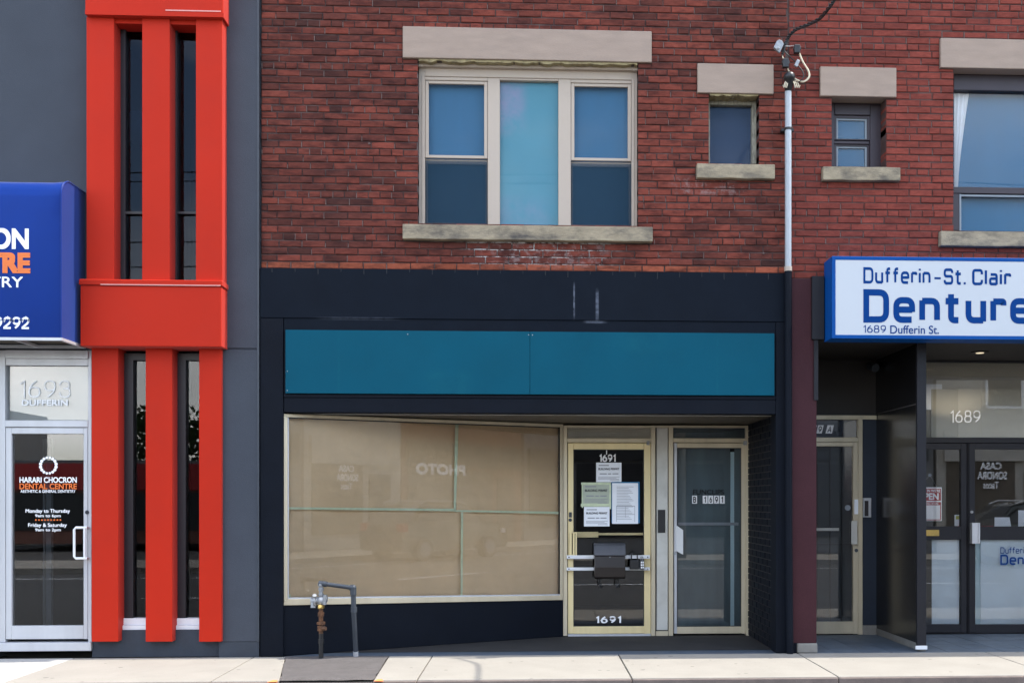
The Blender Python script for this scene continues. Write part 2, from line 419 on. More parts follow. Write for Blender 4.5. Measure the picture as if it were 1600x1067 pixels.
class MB:
    def __init__(s):
        s.v = []; s.f = []; s.m = []

    def add(s, vs, fs, mi=0):
        o = len(s.v)
        s.v += [tuple(v) for v in vs]
        s.f += [tuple(i + o for i in f) for f in fs]
        s.m += [mi] * len(fs)
        return s

    def box(s, x0, x1, y0, y1, z0, z1, mi=0):
        if x0 > x1: x0, x1 = x1, x0
        if y0 > y1: y0, y1 = y1, y0
        if z0 > z1: z0, z1 = z1, z0
        v = [(x0, y0, z0), (x1, y0, z0), (x1, y1, z0), (x0, y1, z0), (x0, y0, z1), (x1, y0, z1), (x1, y1, z1), (x0, y1, z1)]
        return s.add(v, [(0, 3, 2, 1), (4, 5, 6, 7), (0, 1, 5, 4), (1, 2, 6, 5), (2, 3, 7, 6), (3, 0, 4, 7)], mi)

    def pbox(s, px0, py0, px1, py1, yf, yb, mi=0):
        """box whose front face covers a photo rectangle on the plane y=yf"""
        x0, x1, z0, z1 = R(px0, py0, px1, py1, yf)
        return s.box(x0, x1, yf, yb, z0, z1, mi)

    def frame(s, x0, x1, z0, z1, w, yf, yb, wt=None, wb=None, mi=0):
        wt = w if wt is None else wt; wb = w if wb is None else wb
        s.box(x0, x0 + w, yf, yb, z0, z1, mi); s.box(x1 - w, x1, yf, yb, z0, z1, mi)
        if wt: s.box(x0 + w, x1 - w, yf + .001, yb, z1 - wt, z1, mi)
        if wb: s.box(x0 + w, x1 - w, yf + .001, yb, z0, z0 + wb, mi)
        return s

    def prism(s, pts, off, mi=0):
        """polygon (seen from outside counter-clockwise) swept by the vector off"""
        n = len(pts); off = Vector(off)
        a = [Vector(p) for p in pts]; b = [p + off for p in a]
        fs = [tuple(range(n)), tuple(range(2 * n - 1, n - 1, -1))]
        fs += [(i, i + n, (i + 1) % n + n, (i + 1) % n) for i in range(n)]
        return s.add(a + b, fs, mi)

    def tube(s, pts, r, n=10, mi=0, caps=True):
        pts = [Vector(p) for p in pts]
        rs = r if isinstance(r, (list, tuple)) else [r] * len(pts)
        vs = []; fs = []
        up = None
        for i, p in enumerate(pts):
            d = (pts[min(i + 1, len(pts) - 1)] - pts[max(i - 1, 0)])
            d = d.normalized() if d.length > 1e-9 else Vector((0, 0, 1))
            if up is None:
                up = Vector((0, 1, 0)) if abs(d.y) < .9 else Vector((1, 0, 0))
            u = (up - d * up.dot(d)).normalized(); up = u
            w_ = d.cross(u)
            for k in range(n):
                a = 2 * math.pi * k / n
                vs.append(p + (u * math.cos(a) + w_ * math.sin(a)) * rs[i])
        for i in range(len(pts) - 1):
            for k in range(n):
                fs.append((i * n + k, i * n + (k + 1) % n, (i + 1) * n + (k + 1) % n, (i + 1) * n + k))
        if caps:
            fs.append(tuple(range(n - 1, -1, -1))); fs.append(tuple((len(pts) - 1) * n + k for k in range(n)))
        return s.add(vs, fs, mi)

    def ball(s, c, r, n=10, mi=0, sc=(1, 1, 1)):
        c = Vector(c); vs = []; fs = []; m = n // 2
        for i in range(m + 1):
            th = math.pi * i / m
            for k in range(n):
                a = 2 * math.pi * k / n
                vs.append(c + Vector((r * sc[0] * math.sin(th) * math.cos(a), r * sc[1] * math.sin(th) * math.sin(a), r * sc[2] * math.cos(th))))
        for i in range(m):
            for k in range(n):
                fs.append((i * n + k, (i + 1) * n + k, (i + 1) * n + (k + 1) % n, i * n + (k + 1) % n))
        return s.add(vs, fs, mi)

    def build(s, name, mats, parent=None, smooth=False, bevel=0.0, kind=None, seg=1):
        off = WL[parent.name] if parent else Vector((0, 0, 0))
        me = bpy.data.meshes.new(name)
        me.from_pydata([(v[0] - off[0], v[1] - off[1], v[2] - off[2]) for v in s.v], [], s.f)
        if not isinstance(mats, (list, tuple)): mats = [mats]
        for m in mats: me.materials.append(MAT[m])
        me.polygons.foreach_set('material_index', s.m)
        me.update()
        o = bpy.data.objects.new(name, me)
        COL.objects.link(o)
        if parent: o.parent = parent
        WL[o.name] = Vector(off)
        if smooth:
            me.shade_smooth()
            try: me.set_sharp_from_angle(angle=rad(40))
            except Exception: pass
        if bevel:
            b = o.modifiers.new('edge', 'BEVEL'); b.width = bevel; b.segments = seg; b.limit_method = 'ANGLE'
        if kind: o['kind'] = kind
        return o

def tag(o, label=None, cat=None, group=None, kind=None):
    if label: o['label'] = label
    if cat: o['category'] = cat
    if group: o['group'] = group
    if kind: o['kind'] = kind
    return o

def thing(name, label, cat, loc, group=None):
    o = bpy.data.objects.new(name, None)
    COL.objects.link(o)
    o.location = loc
    o.empty_display_size = 0.2
    WL[o.name] = Vector(loc)
    return tag(o, label, cat, group)

def sheet_with_holes(x0, x1, z0, z1, holes, yf, depth):
    """front sheet with openings and their reveals"""
    mb = MB()
    xs = sorted({x0, x1, *[h for q in holes for h in q[:2] if x0 < h < x1]})
    zs = sorted({z0, z1, *[h for q in holes for h in q[2:] if z0 < h < z1]})
    def solid(i, j):
        if i < 0 or j < 0 or i >= len(xs) - 1 or j >= len(zs) - 1: return None
        cx, cz = (xs[i] + xs[i + 1]) / 2, (zs[j] + zs[j + 1]) / 2
        return not any(q[0] < cx < q[1] and q[2] < cz < q[3] for q in holes)
    yb = yf + depth
    for i in range(len(xs) - 1):
        for j in range(len(zs) - 1):
            a, b, c, d = xs[i], xs[i + 1], zs[j], zs[j + 1]
            if solid(i, j):
                mb.add([(a, yf, c), (b, yf, c), (b, yf, d), (a, yf, d)], [(0, 1, 2, 3)])
                if solid(i - 1, j) is not True: mb.add([(a, yf, c), (a, yf, d), (a, yb, d), (a, yb, c)], [(0, 1, 2, 3)])
                if solid(i + 1, j) is not True: mb.add([(b, yf, c), (b, yb, c), (b, yb, d), (b, yf, d)], [(0, 1, 2, 3)])
                if solid(i, j - 1) is not True: mb.add([(a, yf, c), (a, yb, c), (b, yb, c), (b, yf, c)], [(0, 1, 2, 3)])
                if solid(i, j + 1) is not True: mb.add([(a, yf, d), (b, yf, d), (b, yb, d), (a, yb, d)], [(0, 1, 2, 3)])
    return mb

# ---- lettering
def text_mesh(body, bold=0.0, outline=0.0, shear=0.0):
    c = bpy.data.curves.new('lettering', 'FONT')
    c.body = body
    c.size = 1.0
    c.shear = shear
    if outline:
        c.fill_mode = 'NONE'
        c.bevel_depth = outline; c.bevel_resolution = 0
    else:
        c.offset = bold
    o = bpy.data.objects.new('lettering', c)
    me = bpy.data.meshes.new_from_object(o)
    vs = [v.co.copy() for v in me.vertices]
    fs = [tuple(p.vertices) for p in me.polygons]
    bpy.data.objects.remove(o); bpy.data.curves.remove(c); bpy.data.meshes.remove(me)
    return vs, fs

def add_text(mb, body, origin, ux, uz, wdt, hgt, bold=0.0, outline=0.0, shear=0.0, mi=0, depth=None):
    """fit the lettering to a wdt x hgt rectangle whose lower left corner is origin"""
    vs, fs = text_mesh(body, 0, outline, shear)
    ax = min(v.x for v in vs); bx = max(v.x for v in vs); ay = min(v.y for v in vs); by = max(v.y for v in vs)
    ux = Vector(ux); uz = Vector(uz); nrm = ux.cross(uz)
    h_em = by - ay
    e = bold * hgt / h_em
    for k, (sx, sz) in enumerate(((0, 0), (-1, -1), (1, 1), (-1, 1), (1, -1)) if bold else ((0, 0),)):
        o = Vector(origin) + ux * e * (1 + sx) + uz * e * (1 + sz) + nrm * .0004 * k
        mb.add([o + ux * ((v.x - ax) / (bx - ax) * (wdt - 2 * e)) + uz * ((v.y - ay) / h_em * (hgt - 2 * e)) + nrm * v.z * 0.02 for v in vs], fs, mi)
    return mb

def ptext(mb, body, px0, py0, px1, py1, Y, **k):
    x0, x1, z0, z1 = R(px0, py0, px1, py1, Y)
    return add_text(mb, body, (x0, Y, z0), (1, 0, 0), (0, 0, 1), x1 - x0, z1 - z0, **k)

GL = {
    'D': (.80, [([(0, 0), (0, 1), (.80, 1, .30), (.80, 0, .30)], True)]),
    'e': (.64, [([(.64, .29), (.64, .72, .25), (0, .72, .25), (0, 0, .25), (.62, 0)], False), ([(0, .37), (.64, .37)], False)]),
    'n': (.60, [([(0, 0), (0, .72)], False), ([(0, .70), (.60, .70, .24), (.60, 0)], False)]),
    't': (.46, [([(.16, .96), (.16, 0, .15), (.46, 0)], False), ([(-.06, .70), (.46, .70)], False)]),
    'u': (.60, [([(0, .72), (0, 0, .24), (.60, 0)], False), ([(.60, .72), (.60, -.04)], False)]),
    'r': (.40, [([(0, 0), (0, .72)], False), ([(0, .70), (.42, .70, .06), (.42, .56)], False)]),
    'f': (.42, [([(.14, 0), (.14, 1, .15), (.42, 1)], False), ([(-.06, .70), (.40, .70)], False)]),
    'i': (.0, [([(0, 0), (0, .72)], False), ([(0, .90), (0, 1.03)], False)]),
    'l': (.0, [([(0, 0), (0, 1)], False)]),
    'S': (.72, [([(.72, .76), (.72, 1, .2), (0, 1, .2), (0, .52, .2), (.72, .52, .2), (.72, 0, .2), (0, 0, .2), (0, .24)], False)]),
    'C': (.72, [([(.74, .70), (.74, 1, .2), (0, 1, .2), (0, 0, .2), (.74, 0, .2), (.74, .30)], False)]),
    'a': (.56, [([(.04, .70), (.56, .70, .16), (.56, -.04)], False), ([(.56, 0), (0, 0, .15), (0, .40, .15), (.56, .40)], False)]),
    '-': (.30, [([(-.02, .37), (.32, .37)], False)]),
    '.': (.0, [([(0, -.07), (0, .09)], False)]),
    'o': (.60, [([(0, 0, .17), (0, .70, .17), (.60, .70, .17), (.60, 0, .17)], True)]),
    ' ': (.12, []),
    '1': (.24, [([(0, .78), (.24, .99), (.24, -.07)], False)]),
    '2': (.60, [([(0, .74), (0, 1, .3), (.6, 1, .3), (.6, .56, .25), (0, .06), (0, 0), (.64, 0)], False)]),
    '3': (.60, [([(0, .80), (0, 1, .28), (.56, 1, .28), (.56, .53, .23), (.20, .53)], False), ([(.20, .53), (.60, .53, .26), (.60, 0, .28), (0, 0, .28), (0, .2)], False)]),
    '6': (.62, [([(0, 0, .3), (0, .60, .3), (.62, .60, .3), (.62, 0, .3)], True), ([(0, .3), (0, .62, .3), (.44, 1.0)], False)]),
    '9': (.62, [([(0, .40, .3), (0, 1, .3), (.62, 1, .3), (.62, .40, .3)], True), ([(.62, .7), (.62, .38, .3), (.18, 0)], False)]),
    '8': (.62, [([(.05, .54, .22), (.05, 1, .22), (.57, 1, .22), (.57, .54, .22)], True), ([(0, 0, .26), (0, .54, .26), (.62, .54, .26), (.62, 0, .26)], True)]),
    'B': (.60, [([(0, 0), (0, 1), (.56, 1, .2), (.56, .53, .2), (0, .53)], False), ([(0, .53), (.6, .53, .22), (.6, 0, .22), (-.06, 0)], False)]),
    'A': (.70, [([(-.02, -.07), (.35, 1.0), (.72, -.07)], False), ([(.12, .30), (.58, .30)], False)]),
}

def stroke_glyph(paths, th):
    vs = []; fs = []
    for pts, closed in paths:
        q = []
        n = len(pts)
        for i, p in enumerate(pts):
            r = p[2] if len(p) > 2 else 0
            v = Vector(p[:2])
            if r:
                a = (Vector(pts[i - 1][:2]) - v).normalized() * r; b = (Vector(pts[(i + 1) % n][:2]) - v).normalized() * r
                for k in range(7):
                    t = k / 6
                    q.append((v + a) * (1 - t) ** 2 + v * 2 * t * (1 - t) + (v + b) * t * t)
            else:
                q.append(v)
        m = len(q); o = len(vs)
        for i in range(m):
            pa = q[i - 1] if (i or closed) else q[i] * 2 - q[i + 1]
            pb = q[(i + 1) % m] if (i < m - 1 or closed) else q[i] * 2 - q[i - 1]
            d1 = (q[i] - pa).normalized(); d2 = (pb - q[i]).normalized()
            n1 = Vector((-d1.y, d1.x)); n2 = Vector((-d2.y, d2.x))
            mi = (n1 + n2)
            mi = mi.normalized() if mi.length > 1e-6 else n1
            mi = mi / max(.5, mi.dot(n1)) * th / 2
            vs += [q[i] + mi, q[i] - mi]
        for i in range(m if closed else m - 1):
            j = (i + 1) % m
            fs.append((o + 2 * i, o + 2 * i + 1, o + 2 * j + 1, o + 2 * j))
    return vs, fs

def stroke_text(mb, s, x0, x1, z0, z1, Y, th=.16, gap=.17, mi=0):
    cur = th / 2; allv = []; allf = []
    for ch in s:
        wd, paths = GL[ch]
        for ip, path in enumerate(paths):
            v, f = stroke_glyph([path], th)
            o = len(allv)
            allv += [(a.x + cur, a.y, -.0004 * ip) for a in v]
            allf += [tuple(k + o for k in q) for q in f]
        cur += wd + th + gap
    ax = min(v[0] for v in allv); bx = max(v[0] for v in allv)
    sx = (x1 - x0) / (bx - ax); sz = (z1 - z0) / (1 + th)
    mb.add([(x0 + (v[0] - ax) * sx, Y + v[2], z0 + (v[1] + th / 2) * sz) for v in allv], allf, mi)
    return mb

def pnum(mb, s_, px0, py0, px1, py1, Y, th=.12, gap=.17, lean=0.0):
    n0 = len(mb.v)
    x0, x1, z0, z1 = R(px0, py0, px1, py1, Y)
    stroke_text(mb, s_, x0, x1, z0, z1, Y, th=th, gap=gap)
    for i in range(n0, len(mb.v)):                 # every second stroke vertex pair a hair proud, so crossing strokes never share a plane
        v = mb.v[i]; mb.v[i] = (v[0] + lean * (v[2] - (z0 + z1) / 2), v[1], v[2])
    return mb

def room(name, x0, x1, y0, y1, z0, z1, m, parent):
    mb = MB()
    mb.add([(x0, y0, z0), (x1, y0, z0), (x1, y1, z0), (x0, y1, z0), (x0, y0, z1), (x1, y0, z1), (x1, y1, z1), (x0, y1, z1)],
           [(0, 1, 2, 3), (4, 7, 6, 5), (1, 5, 6, 2), (2, 6, 7, 3), (3, 7, 4, 0)])
    return mb.build(name, m, parent)

def pane(parent, x0, x1, z0, z1, y, m='window_glass', name='pane', t=.006):
    return MB().box(x0, x1, y, y + t, z0, z1).build(name, m, parent)

def ppane(parent, px0, py0, px1, py1, y, m='window_glass', name='pane', t=.006):
    return MB().pbox(px0, py0, px1, py1, y, y + t).build(name, m, parent)

# ---- brickwork
def brick_unit():
    c, d = 0.022, 0.09                 # chamfer in unit lengths (x, z), depth of the chamfer is small
    v = []
    for (y, k) in ((-.5, 1), (-.47, 0), (.5, 0)):
        a = .5 - c * k; b = .5 - d * k
        v += [(-a, y, -b), (a, y, -b), (a, y, b), (-a, y, b)]
    f = [(0, 1, 2, 3)]
    for l in (0, 4):
        for i in range(4):
            j = (i + 1) % 4
            f.append((l + i, l + 4 + i, l + 4 + j, l + j))
    return v, f

BU_V, BU_F = brick_unit()

def subtract(r, h):
    a0, a1, b0, b1 = r
    c0, c1, d0, d1 = h
    if c1 <= a0 or c0 >= a1 or d1 <= b0 or d0 >= b1: return [r]
    o = []
    if c0 > a0: o.append((a0, c0, b0, b1))
    if c1 < a1: o.append((c1, a1, b0, b1))
    m0, m1 = max(a0, c0), min(a1, c1)
    if d0 > b0: o.append((m0, m1, b0, d0))
    if d1 < b1: o.append((m0, m1, d1, b1))
    return o

def lay_bricks(wall, x0, x1, z0, z1, holes, yf, colour, seed, pre, hdr=2, L=.240, h=.0735):
    rnd = random.Random(seed)
    rows = []; heads = []
    z = z0; k = 0
    while z < z1 - .02:
        header = (k % 6) == hdr
        line = []
        wd = L / 2 if header else L
        x = x0 - rnd.uniform(.05, .09) - (0 if k % 2 else wd / 2)
        while x < x1:
            ww = wd * rnd.uniform(.965, 1.035)
            a, b = max(x, x0), min(x + ww, x1)
            rs = [(a + (.0045 if not any(abs(a - q_[1]) < .012 for q_ in holes) else -.002), b - .0045, z + .0045, min(z + h, z1) - .0045)] if b - a > .03 else []
            for q in holes:
                rs = [s for r in rs for s in subtract(r, q)]
            line += [(r, k) for r in rs if r[1] - r[0] > .002 and r[3] - r[2] > .012]
            x += ww
            if rnd.random() < .42 and x < x1 - .03:
                q_ = (x - .0042, x + .0042, z + .004, z + h - rnd.uniform(.004, .03))
                if all(s == q_ for hh in holes for s in subtract(q_, hh)) and all(subtract(q_, hh) for hh in holes):
                    heads.append(q_)
        line.sort(key=lambda q_: q_[0][0])
        keep = []
        for (r, kk) in line:
            if keep and r[0] - keep[-1][0][1] < .011 and abs(r[2] - keep[-1][0][2]) < .001 and abs(r[3] - keep[-1][0][3]) < .001 and min(r[1] - r[0], keep[-1][0][1] - keep[-1][0][0]) < .045:
                keep[-1] = ((keep[-1][0][0], r[1], r[2], r[3]), kk)
            else:
                keep.append((r, kk))
        rows += keep
        z += h; k += 1
    depth = .2
    pj = MB()
    for (a, b, c, d) in heads:
        pj.box(a, b, yf + rnd.uniform(.001, .005), yf + .03, c, d)
    pj.build('pointing', 'pointing', wall, kind='stuff')
    def score(r):
        cx, cz = (r[0] + r[1]) / 2, (r[2] + r[3]) / 2
        vis = Z(0, 800, 0) > cz and X(2) < cx < X(1598)
        return ((r[1] - r[0]) * (r[3] - r[2]) if vis else 0) / (D * D + cx * cx + (cz - H) ** 2)
    rows.sort(key=lambda q: -score(q[0]))
    me = bpy.data.meshes.new('brick')
    me.from_pydata(BU_V, [], BU_F)
    me.materials.append(MAT[pre + '_brick_single'])
    off = WL[wall.name]
    sv, sf, sc = [], [], []
    for i, (r, k) in enumerate(rows):
        cx, cz = (r[0] + r[1]) / 2, (r[2] + r[3]) / 2
        dy = rnd.uniform(-.005, .005)
        c = colour(cx, cz, k, rnd)
        rz = rnd.uniform(-.009, .009)
        if rnd.random() < .25: r = (r[0] + rnd.uniform(0, .004), r[1] - rnd.uniform(0, .004), r[2] + rnd.uniform(0, .004), r[3] - rnd.uniform(0, .005))
        if i < 300:
            o = bpy.data.objects.new('brick', me)
            COL.objects.link(o)
            o.parent = wall
            o.location = Vector((cx, yf + depth / 2 + dy, cz)) - off
            o.scale = (r[1] - r[0], depth, r[3] - r[2])
            o.rotation_euler = (0, rz, 0)
            o.color = (*c, 1)
        else:
            b = len(sv)
            for v in BU_V:
                sv.append((cx + v[0] * (r[1] - r[0]) - off[0], yf + depth / 2 + dy + v[1] * depth - off[1], cz + v[2] * (r[3] - r[2]) - v[0] * rz * .2 - off[2]))
                sc.append(c)
            sf += [tuple(q + b for q in f) for f in BU_F]
    m2 = bpy.data.meshes.new('brickwork')
    m2.from_pydata(sv, [], sf)
    at = m2.color_attributes.new('tint', 'FLOAT_COLOR', 'POINT')
    at.data.foreach_set('color', [q for c in sc for q in (*c, 1.0)])
    m2.materials.append(MAT[pre + '_brick_joined'])
    o = bpy.data.objects.new('brickwork', m2)
    COL.objects.link(o)
    o.parent = wall
    o['kind'] = 'stuff'
    return o

# ================================================================== GROUND
YC = -1.5                                # kerb line
ground = MB().box(-900, 900, -900, 900, -.40, -.30).build('ground', 'asphalt', kind='structure')
road = MB().box(-120, 120, -14.6, YC - .18, -.28, -.15).build('road', 'asphalt', kind='structure')
lm = MB()
for k in range(-14, 15):
    lm.box(k * 7, k * 7 + 3, -8.06, -7.94, -.146, -.145)
lm.box(-110, 110, -13.05, -12.95, -.146, -.145)
lm.build('lane_marking', 'white_paint', road)
sidewalk = MB().box(-30, 30, YC, 0.30, -.29, -.02).build('sidewalk', 'joint_dark', kind='structure')
# slab joints measured along the foot of the facade: (x at facade, x at kerb)
xa0, xa1 = X(430, -1.45), X(607, 0)
joints = [X(p, 0) for p in (118, 398, 676, 966, 1245, 1537)]
joints = [joints[0] - 1.87 * k for k in (8, 7, 6, 5, 4, 3, 2, 1)] + joints + [joints[-1] + 1.87 * k for k in range(1, 9)]
skew = {398: .0}
patch = (X(446, -.05), X(607, -.05), X(437, YC), X(583, YC))   # left/right at the wall, left/right at the kerb
g = .006
def slab(a, b, a2, b2, m, i):
    mb = MB()
    mb.prism([(a2, YC + .003, 0), (b2, YC + .003, 0), (b, -.03, 0), (a, -.03, 0)], (0, 0, -.05))
    return mb.build('slab', m, sidewalk, bevel=.004)
for i in range(len(joints) - 1):
    a, b = joints[i] + g, joints[i + 1] - g
    m = 'concrete_pale' if joints[i + 1] <= X(119, 0) else 'concrete'
    if joints[i] < patch[0] < joints[i + 1]:
        slab(a, patch[0] - g, a, patch[2] - g, m, i)
        slab(patch[1] + g, b, patch[3] + g, b, m, i)
    else:
        slab(a, b, a, b, m, i)
ap = MB()
nx_, ny_ = 16, 14
for j in range(ny_ + 1):
    t = j / ny_
    y = YC - .005 + (-.02 - YC) * t
    a = patch[2] + (patch[0] - patch[2]) * t; b = patch[3] + (patch[1] - patch[3]) * t
    for i in range(nx_ + 1):
        s = i / nx_
        e = .015 * mnoise.noise(Vector((i * .4, j * .5, 0))) if i in (0, nx_) else 0
        ap.v.append((a + (b - a) * s + e, y, .004 + .006 * mnoise.noise(Vector((s * 4, t * 4, 2)))))
for j in range(ny_):
    for i in range(nx_):
        q = j * (nx_ + 1) + i
        ap.f.append((q, q + 1, q + nx_ + 2, q + nx_ + 1)); ap.m.append(0)
ap.build('asphalt_patch', 'asphalt_light', kind='structure')
curb = MB().box(-30, 30, YC - .002, YC + .004, -.29, -.055).build('curb', 'joint_dark', kind='structure')
cj = joints
def cstone(a, b, m, top=-.006):
    MB().box(a, b, YC - .022, YC - .0025, -.28, top).build('curb_stone', m, curb, bevel=.010, seg=2)
for i in range(len(cj) - 1):
    a, b = cj[i] + .003, cj[i + 1] - .003
    if cj[i] < patch[2] < cj[i + 1]:
        cstone(a, patch[2], 'curb_stone'); cstone(patch[3], b, 'curb_stone'); cstone(patch[2] + .004, patch[3] - .004, 'asphalt_light', -.012)
    else:
        cstone(a, b, 'curb_stone')
for (x, s) in ((patch[2], -1), (patch[3], 1)):
    mb = MB()
    mb.prism([(x + s * .012, YC - .05, .0015), (x + s * .10, YC - .06, .0015), (x + s * .07, YC + .06, .0015), (x + s * .03, YC + .05, .0015)][::(1 if s > 0 else -1)], (0, 0, -.0011))
    tag(mb.build('paint_mark', 'marking_orange'), 'orange spray paint mark on the curb at the %s edge of the asphalt patch' % ('left' if s < 0 else 'right'), 'paint mark', 'orange curb marks')

# ================================================================== LEFT: GREY STUCCO BUILDING
XL, XP, ROOF = -9.5, X(406, 0), 8.2
BL = thing('stucco_building', 'grey stucco dental office with tall red metal fins, left of the brick shop', 'building', ((XL + XP) / 2, 0, 0))
YG = 0.0
zt = Z(547, 60, YG)
# wall left of the fins, above the door; slot behind the fins is a separate dark recess
wl = MB()
wl.box(XL, X(150, YG), YG, .30, Z(545, 60, YG), ROOF)
wl.box(XL, X(-8, YG), YG, .30, 0, Z(545, 60, YG) - .0)
wl.build('wall', 'stucco', BL)
xb0, xb1 = X(150, YG), X(340, YG)
MB().box(xb0, xb1, .16, .30, Z(30, 240, .16) , ROOF).build('parapet_wall', 'stucco', BL)
# pilaster with a groove
pi0 = X(343, YG)
pz = [(0.02, Z(1003, 376, -.02)), (Z(1002, 376, -.02), Z(546.5, 376, -.02)), (Z(544, 376, -.02), ROOF)]
mb = MB()
mb.box(pi0, XP - .006, -.02, .30, pz[1][0], pz[1][1]); mb.box(pi0, XP - .006, -.02, .30, pz[2][0], pz[2][1])
mb.box(pi0, XP - .008, -.008, .30, pz[1][1], pz[2][0])
mb.build('pilaster', 'stucco', BL, bevel=.004)
MB().box(pi0, XP - .006, -.02, .30, 0, pz[1][0] - .002).build('pilaster_base', 'stucco_base', BL)
MB().box(XP - .022, XP - .002, -.028, .25, pz[1][0], ROOF).build('corner_trim', 'steel_grey', BL)
MB().box(X(142, .0), pi0, .03, .30, 0, Z(983, 240, .06)).build('plinth', 'stucco_base', BL)

YU, YB, YLO = -.17, -.22, -.07           # upper fins, middle band, lower fins
def fin(px0, px1, pt, pb, yf, yb=.15, name='fin'):
    return MB().pbox(px0, pt, px1, pb, yf, yb).build(name, 'red_panel', BL, bevel=.004)
for (a, b) in ((135, 178), (222, 265), (306, 347.5)):
    fin(a, b, 27, 441, YU)
for (a, b) in ((143, 184.5), (227.5, 269), (311, 346)):
    fin(a, b, 541, 1002, YLO)
# top frame band, middle box with its cap, soffit pieces
mb = MB().box(X(133, YU - .05), X(349, YU - .05), YU - .05, .16, Z(25.5, 240, YU - .05), ROOF - .1)
mb.build('top_band', 'red_panel', BL, bevel=.006)
MB().box(X(133, YU - .06), X(349.5, YU - .06), YU - .062, YU - .052, Z(26, 240, YU - .05), Z(19, 240, YU - .05)).build('band_trim', 'red_panel', BL)
x0, x1 = X(125.5, YB), X(346, YB)
MB().box(x0, x1, YB, .15, Z(541, 240, YB), Z(447, 240, YB)).build('middle_band', 'red_panel', BL, bevel=.005)
MB().box(x0 - .01, x1 + .012, YB - .015, .15, Z(446.4, 240, YB), Z(437.5, 240, YB)).build('band_cap', 'red_panel', BL, bevel=.006)
mat('glint_pink', (0.62, 0.26, 0.22), 0.35, var=0.1, vscale=12)  # pale strips paint the glossy highlight along the band edges
MB().box(X(158, YB), X(345.5, YB), YB - .0175, YB - .0155, Z(446.6, 240, YB), Z(444.9, 240, YB)).build('edge_glint', 'glint_pink', BL)
MB().box(X(262, YU), X(348, YU), YU - .0645, YU - .0625, Z(21.5, 240, YU), Z(19.6, 240, YU)).build('edge_glint', 'glint_pink', BL)
for (a, b, pt) in ((177, 224, 36), (264, 308, 36)):
    MB().box(X(a, YU) , X(b, YU), YU + .03, .13, Z(pt, 240, YU), Z(24, 240, YU)).build('soffit_panel', 'red_panel', BL)
def slot_window(px0, px1, pt, pb, y, mull, glassx, gm='tinted_glass'):
    f = MB()
    x0, x1, z0, z1 = R(px0, pt, px1, pb, y)
    g0 = X(glassx, y)
    f.box(x0 - .03, g0, y, y + .10, z0, z1); f.box(x1, x1 + .03, y, y + .10, z0, z1)
    f.box(g0, x1, y, y + .1, z1 - .07, z1)
    if mull: 
        zm = Z(mull, px0, y); f.box(g0, x1, y + .004, y + .1, zm - .012, zm + .012)
    fo = f.build('window', 'dark_frame', BL)
    pane(fo, g0, x1, z0, z1 - .07, y + .05, gm)
    return fo
slot_window(183, 224, 30, 437, 0.0, 332, 196)
slot_window(269, 308, 30, 437, 0.0, 332, 277)
slot_window(194, 232, 552, 966, .09, 0, 208, 'fin_glass')
slot_window(278, 316, 552, 966, .09, 0, 290, 'fin_glass')
for (a, b) in ((186, 230), (270, 313)):
    mb = MB().pbox(a, 965.5, b, 976, .075, .17); mb.pbox(a - 4, 976.6, b + 1, 984, .05, .17)
    mb.build('window_sill', 'white_paint', BL, bevel=.003)
room('interior_wall', X(150), X(338), .14, 3, .3, Z(30, 240, .16) - .0, 'dark_room', BL)
MB().box(X(198, 1.2), X(206, 1.2), 1.1, 1.2, .9, 2.2).build('coat_rack', 'far_grey', BL)
MB().ball((X(214, .6), .6, Z(200, 214, .6)), .16, 14, sc=(1, 1, 1.1)).build('ceiling_globe', 'indoor_beige', BL, smooth=True)

# glass door 1693
YD = .06
def stick(mb, px0, py0, px1, py1, yf, yb): mb.pbox(px0, py0, px1, py1, yf, yb)
mb = MB()
stick(mb, -8, 547, 8, 1003, YD - .03, YD + .10)
stick(mb, 137.5, 547, 143, 1003, YD - .025, YD + .10)
stick(mb, 8, 547, 137.5, 560, YD - .045, YD + .10)
stick(mb, 8, 560.5, 137.5, 571, YD - .02, YD + .10)
stick(mb, 8, 656.5, 137.5, 667, YD - .03, YD + .10)
ef = mb.build('entrance_frame', 'silver_alu', BL, bevel=.003)
MB().pbox(-8, 1003.5, 142, 1017, YD - .07, YD + .12).build('threshold', 'silver_alu', BL, bevel=.004)
tp = ppane(BL, 8, 571, 137.5, 656, YD + .02, 'door_glass', 'transom_pane')
MB().pbox(8, 566, 139, 660, YD + .06, YD + .07).build('transom_backing', 'frost_grey', BL)
mb = MB(); pnum(mb, '1693', 31, 594, 110, 621, YD + .012, th=.07, gap=.22); mb.build('lettering', 'etched', BL)
mb = MB(); ptext(mb, 'DUFFERIN', 34, 624.5, 106, 634, YD + .012, bold=.03); mb.build('lettering', 'etched', BL)
mb = MB()
stick(mb, 9, 668, 18, 998, YD - .02, YD + .05); stick(mb, 130.5, 668, 137, 998, YD - .02, YD + .05)
stick(mb, 18, 668, 130.5, 677.5, YD - .018, YD + .05); stick(mb, 18, 977, 130.5, 998, YD - .018, YD + .05)
dl = mb.build('door', 'silver_alu', BL, bevel=.003)
ppane(dl, 18, 677.5, 130.5, 977, YD + .01, 'door_glass')
hy = YD - .10
hp = [P(137, 824, YD - .02), P(135, 824, hy), P(118.5, 824, hy), P(116, 827, hy), P(116, 869, hy), P(118.5, 872, hy), P(135, 872, hy), P(137, 872, YD - .02)]
mb = MB().tube(hp, .013, 8)
mb.tube([P(132, 824, hy), P(132, 872, hy)], .011, 8)
mb.build('handle', 'white_paint', dl, smooth=True)
MB().tube([P(136, 800, YD - .02), P(136, 800, YD - .035)], .02, 12).build('lock', 'steel_grey', dl, smooth=True)
yt = YD - .001 + .008
mb = MB()
